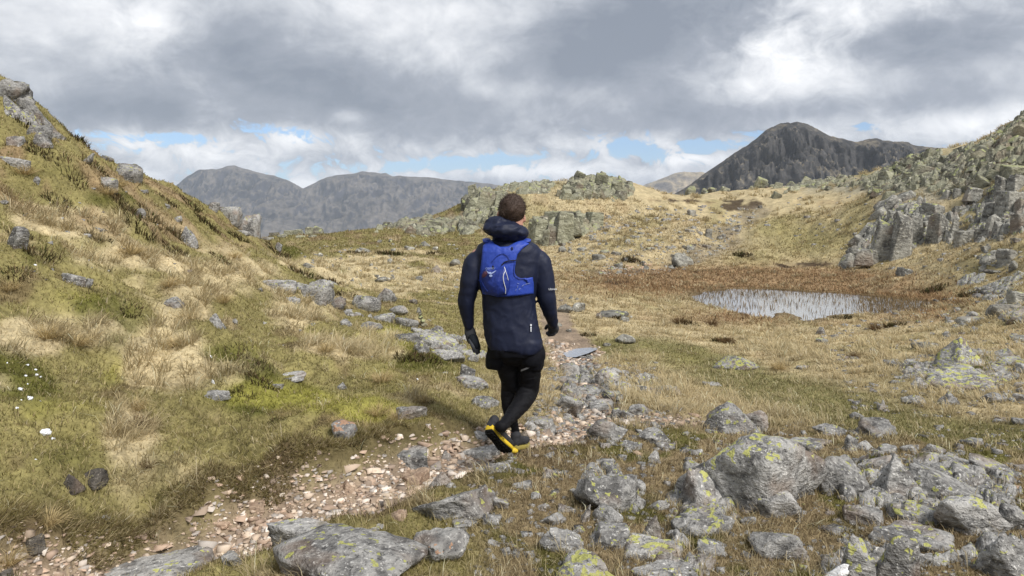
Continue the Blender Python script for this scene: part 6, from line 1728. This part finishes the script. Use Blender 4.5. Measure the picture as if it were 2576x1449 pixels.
# reflective tape along the hem of the right leg of the shorts
tp = []
for k in range(14):
    t = k / 13
    cx, cy = 514 + 98 * t, 942 - 40 * t
    yb = -math.sqrt(max(0, 1 - ((cx - 560) / 60) ** 2)) * R(60) * 1.0 - .004
    tp.append((W(cx, cy - 4, yb), W(cx, cy + 5, yb)))
tv, tf = [], []
for k, (a, b) in enumerate(tp):
    tv += [tuple(a), tuple(b)]
    if k: tf.append((2 * k - 2, 2 * k - 1, 2 * k + 1, 2 * k))
me = bpy.data.meshes.new('reflective_tape'); me.from_pydata(tv, [], tf); me.update()
part('reflective_tape', me, GREYR)

# gloves: palm and five bent fingers each ------------------------------------------
def hand(name, wrist, palm_end, spread, fingers, thumb, label):
    ps = [limb([(wrist, R(24)), (wrist.lerp(palm_end, .45), R(29)), (palm_end, R(27))], flat=.62)]
    for (root, mid, tip, r) in fingers:
        ps.append(limb([(root, R(r)), (mid, R(r * .95)), (tip, R(r * .8))], n=12))
    ps.append(limb([(thumb[0], R(11)), (thumb[1], R(10)), (thumb[2], R(8.5))], n=12))
    me = fuse(name, ps, .0038, 2)
    o = part(name, me, GLOVE, label=label)
    return o
gl = hand('glove', W(257, 728, .04), W(272, 790, .05), None,
     [(W(262, 790, .02), W(276, 822, .00), W(284, 848, .02), 10), (W(274, 794, .04), W(290, 828, .02), W(298, 857, .04), 10.5), (W(284, 792, .06), W(300, 826, .05), W(306, 852, .07), 10), (W(292, 786, .085), W(306, 815, .08), W(309, 838, .10), 8.5)],
     (W(268, 755, .075), W(290, 775, .10), W(300, 800, .11)), 'grey glove on the hanging left hand')
gr = hand('glove', W(677, 722, .11), W(676, 745, .15), None,
     [(W(684, 742, .13), W(680, 760, .14), W(662, 766, .15), 9), (W(678, 744, .15), W(670, 762, .16), W(652, 767, .17), 9), (W(670, 742, .17), W(660, 758, .18), W(645, 762, .19), 8.5), (W(664, 738, .19), W(652, 752, .20), W(642, 756, .21), 8)],
     (W(662, 716, .16), W(646, 722, .19), W(638, 733, .20)), 'grey glove on the bent right hand')
for nm, pts in (('glove_palm_patch', [(W(272, 775, .045), R(24)), (W(284, 800, .03), R(24)), (W(292, 822, .03), R(20))]),):
    part(nm, fuse(nm, [limb(pts, flat=1.1)], .005, 2), GLOVED)

# shoes --------------------------------------------------------------------------
def shoe(label, heel, toe, sole_n, mid_mat):
    a = (toe - heel); L = a.length; a.normalize()
    n_ = (sole_n - a * sole_n.dot(a)).normalized()
    w_ = a.cross(n_)
    prof = [(0, .026, .052), (.04, .034, .062), (.15, .037, .072), (.35, .033, .075), (.55, .040, .062), (.75, .047, .052), (.9, .040, .045), (.97, .026, .036), (1.0, .012, .026)]
    def lay(h0, h1, grow):
        secs = []
        for t, hw, hh in prof:
            rocker = .020 * max(0, (t - .7) / .3) ** 2 + .012 * max(0, (.15 - t) / .15) ** 2
            lo, hi = h0 + rocker, h1 + rocker
            c = heel + a * (t * L) - n_ * ((lo + hi) / 2)
            secs.append((c, w_ * (hw * grow), n_ * (abs(hi - lo) / 2)))
        return loft(secs, 24, 4.0)
    o = bpy.data.objects.new('shoe', None)
    sole = join([lay(0, .008, 1.0)]); mid = join([lay(.0085, .042, 1.04)])
    secs = []
    for t, hw, hh in prof:
        rocker = .020 * max(0, (t - .7) / .3) ** 2
        top = .034 + hh
        c = heel + a * (t * L) - n_ * (.038 + rocker + hh / 2)
        secs.append((c, w_ * hw * .93, n_ * hh / 2))
    up = fuse('upper', [loft(secs, 24, 2.6), limb([(heel + a * (.13 * L) - n_ * .06, .036), (heel + a * (.15 * L) - n_ * .115, .036)], flat=1.15)], .005, 3)
    crumple(up, .002, 30, 61)
    for m_ in (sole, mid):
        m_.polygons.foreach_set('use_smooth', np.ones(len(m_.polygons), bool))
    u = part('shoe', up, SHOEG, label=label)
    s1 = link('sole', sole, RUBBER, u); s2 = link('midsole', mid, mid_mat, u)
    for s_ in (s1, s2):
        s_.matrix_parent_inverse = Matrix.Identity(4)
    # lugs under the sole
    bm = bmesh.new()
    for i in range(9):
        for j in (-1, 0, 1):
            t = .06 + i * .105
            hw = np.interp(t, [p_[0] for p_ in prof], [p_[1] for p_ in prof])
            rk = .020 * max(0, (t - .7) / .3) ** 2
            c = heel + a * (t * L) + w_ * (j * hw * .6) + n_ * (.002 - rk)
            r_ = bmesh.ops.create_cube(bm, size=1.0)
            for v in r_['verts']:
                q = v.co
                v.co = c + a * (q.x * .014) + w_ * (q.y * .014) + n_ * (q.z * .007)
    lm = bpy.data.meshes.new('sole_lugs'); bm.to_mesh(lm); bm.free()
    l_ = link('sole_lugs', lm, RUBBER, u, kind='stuff'); l_.matrix_parent_inverse = Matrix.Identity(4)
    return u, a, n_, w_, L
h1, t1 = W(352, 1247, -.36), W(456, 1362, -.20)
shoeR, a1, n1_, w1, L1 = shoe('lifted shoe with yellow midsole and black sole showing', h1, t1, Vector((-.42, -.90, -.10)), YELLOW)
h2, t2 = W(474, 1346, .04), W(540, 1330, .22)
shoeL, a2_, n2_, w2, L2 = shoe('planted shoe with a muddy yellow heel', h2, t2, Vector((0, 0, -1)), OLIVEM)
# bright heel block of the planted shoe
hb_ = join([ball(W(478, 1338, .035), R(24), .03, R(15), .2)])
hb_.polygons.foreach_set('use_smooth', np.ones(len(hb_.polygons), bool))
o = link('heel_block', hb_, YELLOW, shoeL); o.matrix_parent_inverse = Matrix.Identity(4)
# pale pull tabs
for nm, p_, sz in (('pull_tab', W(416, 1162, -.36), (R(5), .005, R(9))), ('pull_tab', W(462, 1232, .02), (R(5), .005, R(8)))):
    part(nm, join([ball(p_, *sz)]), cloth('cream_tab', (.62, .52, .33), .6))

# lettering -----------------------------------------------------------------------
def text_mesh(body_, size, thick=.0004):
    cu_ = bpy.data.curves.new('lettering', 'FONT'); cu_.body = body_; cu_.size = size; cu_.extrude = thick; cu_.align_x = 'CENTER'; cu_.resolution_u = 2
    o_ = bpy.data.objects.new('lettering', cu_); COL.objects.link(o_)
    bpy.context.view_layer.update()
    m_ = bpy.data.meshes.new_from_object(o_.evaluated_get(bpy.context.evaluated_depsgraph_get()))
    bpy.data.objects.remove(o_); bpy.data.curves.remove(cu_)
    return m_
def place_mesh(me, origin, ex, ey):
    ex, ey = ex.normalized(), (ey - ex.normalized() * ey.dot(ex.normalized())).normalized()
    ez = ex.cross(ey)
    M = Matrix(((ex.x, ey.x, ez.x, origin.x), (ex.y, ey.y, ez.y, origin.y), (ex.z, ey.z, ez.z, origin.z), (0, 0, 0, 1)))
    me.transform(M); return me
side = w1 if w1.x > 0 else -w1
tm = text_mesh('LA SPORTIVA', .024)
place_mesh(tm, h1 + a1 * (.42 * L1) - n1_ * .015 + side * .0395, a1, -n1_)
o = link('lettering', tm, DARKC, shoeR); o.matrix_parent_inverse = Matrix.Identity(4)
def surf_y(cx, cy, extra=0.0):
    """how far towards the camera the back of the jacket stands at crop pixel (cx, cy)"""
    cys = [t_[2] for t_ in TORSO]
    l = np.interp(cy, cys, [t_[0] for t_ in TORSO]); r = np.interp(cy, cys, [t_[1] for t_ in TORSO]); b = np.interp(cy, cys, [t_[3] for t_ in TORSO]); dy = np.interp(cy, cys, [t_[4] for t_ in TORSO])
    u = np.clip(np.abs((cx - (l + r) / 2) / ((r - l) / 2)), 0, .985)
    return dy - b * (1 - u ** 2.5) ** (1 / 2.5) - extra
em = []
def flat_poly(name, pts, mat, parent, lift, size=None):
    V = [tuple(W(cx, cy, float(surf_y(cx, cy)) - lift)) for cx, cy in pts]
    me = bpy.data.meshes.new(name); me.from_pydata(V, [], [tuple(range(len(V)))]); me.update()
    return part(name, me, mat, parent)
flat_poly('jacket_emblem', [(565,710),(570,716),(565,722),(560,716)], WHITEM, walker, .012)
for k, (c0, c1) in enumerate(((724, 735), (737, 742), (743.5, 748))):
    flat_poly('jacket_print', [(562.5,c0),(567.5,c0),(567.5,c1),(562.5,c1)], WHITEM, walker, .012)
tm = text_mesh('Ultimate', .020)
place_mesh(tm, W(673, 542, -.068), Vector((1, .55, 0)), Vector((0, 0, 1)))
part('sleeve_lettering', tm, WHITEM)

# ---------------------------------------------------------------- blue running vest worn over the jacket
vest = bpy.data.objects.new('running_vest', None); COL.objects.link(vest)
vest.location = W(450, 450, -.13)
vest['label'] = 'royal blue running backpack vest with white bird emblem on the walker\'s back'; vest['category'] = 'backpack'
def patch(name, poly, mat, parent, lift, bulge=None, step=4.0, thick=.010, seed=0, wr=.004, label=None):
    """cloth panel lying on the back of the jacket inside the outline poly (crop pixels)"""
    xs, ys = [p_[0] for p_ in poly], [p_[1] for p_ in poly]
    nx, ny = int((max(xs) - min(xs)) / step) + 2, int((max(ys) - min(ys)) / step) + 2
    X, Y = np.meshgrid(min(xs) + np.arange(nx) * step, min(ys) + np.arange(ny) * step)
    sd = poly_sd(X.ravel(), Y.ravel(), poly)
    # pull outside grid points onto the outline so that the edge is clean
    inside = sd < step * .75
    bx, by = X.ravel().copy(), Y.ravel().copy()
    e = .5
    gx_ = (poly_sd(bx + e, by, poly) - poly_sd(bx - e, by, poly)) / (2 * e); gy_ = (poly_sd(bx, by + e, poly) - poly_sd(bx, by - e, poly)) / (2 * e)
    push = np.clip(sd, 0, None)
    bx -= gx_ * push; by -= gy_ * push
    depth = np.clip(-sd, 0, None)
    h = lift + thick * np.clip(depth / 6, 0, 1) ** .5
    if bulge:
        h = h + bulge * (1 - np.exp(-depth / 28.))
    h = h + wr * fbm2(bx / 22. + .5 * by / 30., by / 34., 3, 500 + seed) * np.clip(depth / 8, 0, 1)
    dy = surf_y(bx, by) - h
    P = np.array([W(a, b, c) for a, b, c in zip(bx, by, dy)])
    idx = np.arange(nx * ny).reshape(ny, nx)
    q = np.stack([idx[:-1, :-1], idx[1:, :-1], idx[1:, 1:], idx[:-1, 1:]], -1).reshape(-1, 4)
    q = q[inside[q].all(1)]
    used = np.unique(q); mp = -np.ones(nx * ny, int); mp[used] = np.arange(len(used))
    back = P[used].copy(); back[:, 1] += .012 + thick
    nF = len(used)
    q0 = mp[q]
    me = mesh_np(name, np.r_[P[used], back], np.r_[q0, q0[:, ::-1] + nF])
    o = part(name, me, mat, parent)
    if label: o['label'] = label
    return o
VEST = [(326,322),(345,300),(368,294),(384,312),(412,328),(450,326),(486,306),(512,294),(536,298),(556,312),(524,336),(498,366),(487,410),(481,448),(490,472),(512,485),(540,484),(574,478),(580,520),(578,560),(520,569),(460,574),(400,576),(325,562),(314,520),(306,496),(312,450),(318,400),(323,350)]
back_panel = patch('back_panel', VEST, PACKB, vest, .014, None, 3.5, .010, 1, .003)
POCK = [(318,470),(332,440),(346,424),(362,434),(384,440),(412,432),(438,424),(452,450),(462,490),(460,530),(446,566),(400,578),(350,566),(326,552),(316,510)]
pocket = patch('pocket', POCK, PACKD, vest, .026, .040, 3.5, .010, 2, .005, 'deep blue stretch pocket bulging below the back panel')
def cord_mesh(pts, r, lift, closed=False):
    return limb([(W(cx, cy, float(surf_y(cx, cy)) - lift), r) for cx, cy in pts], n=8)
def onpocket(cx, cy):
    dd = max(0., -float(poly_sd(np.array([cx * 1.]), np.array([cy * 1.]), POCK)[0]))
    return .040 + .040 * (1 - math.exp(-dd / 28.))
def vcord(name, pts, r, mat, pocketed=True, lift=.03):
    m_ = join([limb([(W(cx, cy, float(surf_y(cx, cy)) - (onpocket(cx, cy) if pocketed else lift)), r) for cx, cy in pts], n=8)])
    m_.polygons.foreach_set('use_smooth', np.ones(len(m_.polygons), bool))
    return part(name, m_, mat, vest)
vcord('reflective_cord', [(432,428),(438,446),(430,462),(427,484),(432,510),(439,535),(438,560)], .0024, WHITEM)
vcord('reflective_cord', [(438,446),(446,470),(452,494)], .0019, WHITEM)
vcord('elastic_cord', [(420,418),(438,402),(470,396),(488,396)], .0040, DARKC, False, .034)
vcord('elastic_cord', [(470,330),(474,340)], .0045, DARKC, False, .034)
vcord('pocket_clip', [(376,424),(377,436)], .0065, DARKC, False, .044)
vcord('piping', [(372,400),(396,374),(425,362),(448,374),(458,392)], .0022, PACKD, False, .030)
vcord('piping', [(487,410),(481,448),(490,472),(512,485),(540,484)], .0030, PACKB, False, .030)
vcord('strap_loop', [(535,488),(545,492),(549,503)], .0080, PACKB, False, .028)
vcord('strap_loop', [(314,490),(306,498),(302,505)], .0055, PACKB, False, .018)
for (p0, p1) in (((498,508),(506,512)),((500,520),(498,530)),((520,524),(530,516)),((536,514),(560,508)),((488,544),(492,538)),((505,540),(512,534))):
    vcord('reflective_fleck', [p0, p1], .0014, EMBLEM, False, .030)
vcord('reflective_edge', [(318,494),(326,512),(336,530),(350,548)], .0022, PACKB)
redp = patch('reddish_window', [(322,466),(330,452),(345,447),(360,452),(368,464),(358,474),(338,482),(322,480)], REDM, vest, .052, .018, 3.0, .004, 3, .001)
tm = text_mesh('OSPREY', .0195)
place_mesh(tm, W(364, 440, float(surf_y(364, 440)) - .068), Vector((1, -.06, .02)), Vector((0, 0, 1)))
lm_ = part('lettering', tm, EMBLEM, vest)
def wing(pts):
    V = [tuple(W(cx, cy, float(surf_y(cx, cy)) - onpocket(cx, cy) - .008)) for cx, cy in pts]
    return V
ev, ef = [], []
for poly_ in ([(340,444),(344,444),(356,455),(362,452),(366,453),(368,457),(376,453),(390,445),(393,446),(380,457),(370,462),(362,463),(352,459)], [(360,466),(366,464),(372,467),(374,473),(368,477),(362,477),(357,472)]):
    o0 = len(ev); ev += wing(poly_); ef.append(tuple(range(o0, len(ev))))
me = bpy.data.meshes.new('bird_emblem'); me.from_pydata(ev, [], ef); me.update()
part('bird_emblem', me, EMBLEM, vest)
# shoulder straps over the collarbones and down the chest
for nm, pts in (('shoulder_strap', [(347,300,-.06),(345,292,.0),(350,310,.085),(372,400,.150),(380,500,.150)]), ('shoulder_strap', [(540,300,-.06),(545,294,.0),(542,312,.085),(528,400,.150),(522,500,.150)])):
    m_ = join([limb([(W(a, b, c), .030) for a, b, c in pts], n=14, flat=.40)])
    m_.polygons.foreach_set('use_smooth', np.ones(len(m_.polygons), bool))
    part(nm, m_, PACKB, vest)



# ---------------------------------------------------------------- damp air over the fells
bm = bmesh.new(); bmesh.ops.create_cube(bm, size=1.0)
me = bpy.data.meshes.new('haze'); bm.to_mesh(me); bm.free()
mh = bpy.data.materials.new('damp_air'); mh.use_nodes = True; mh.node_tree.nodes.clear()
gh = NG(mh.node_tree)
pv = gh.node('ShaderNodeVolumePrincipled')
pv.inputs['Color'].default_value = (.74, .84, 1.0, 1)
pv.inputs['Density'].default_value = HAZE
pv.inputs['Anisotropy'].default_value = 0.2
gh.link(pv.outputs[0], gh.node('ShaderNodeOutputMaterial').inputs['Volume'])
hz = link('haze', me, mh, kind='stuff', label='thin bluish haze that softens the far mountains')
hz.location = (0, 0, 50); hz.scale = (10400, 10400, 520)
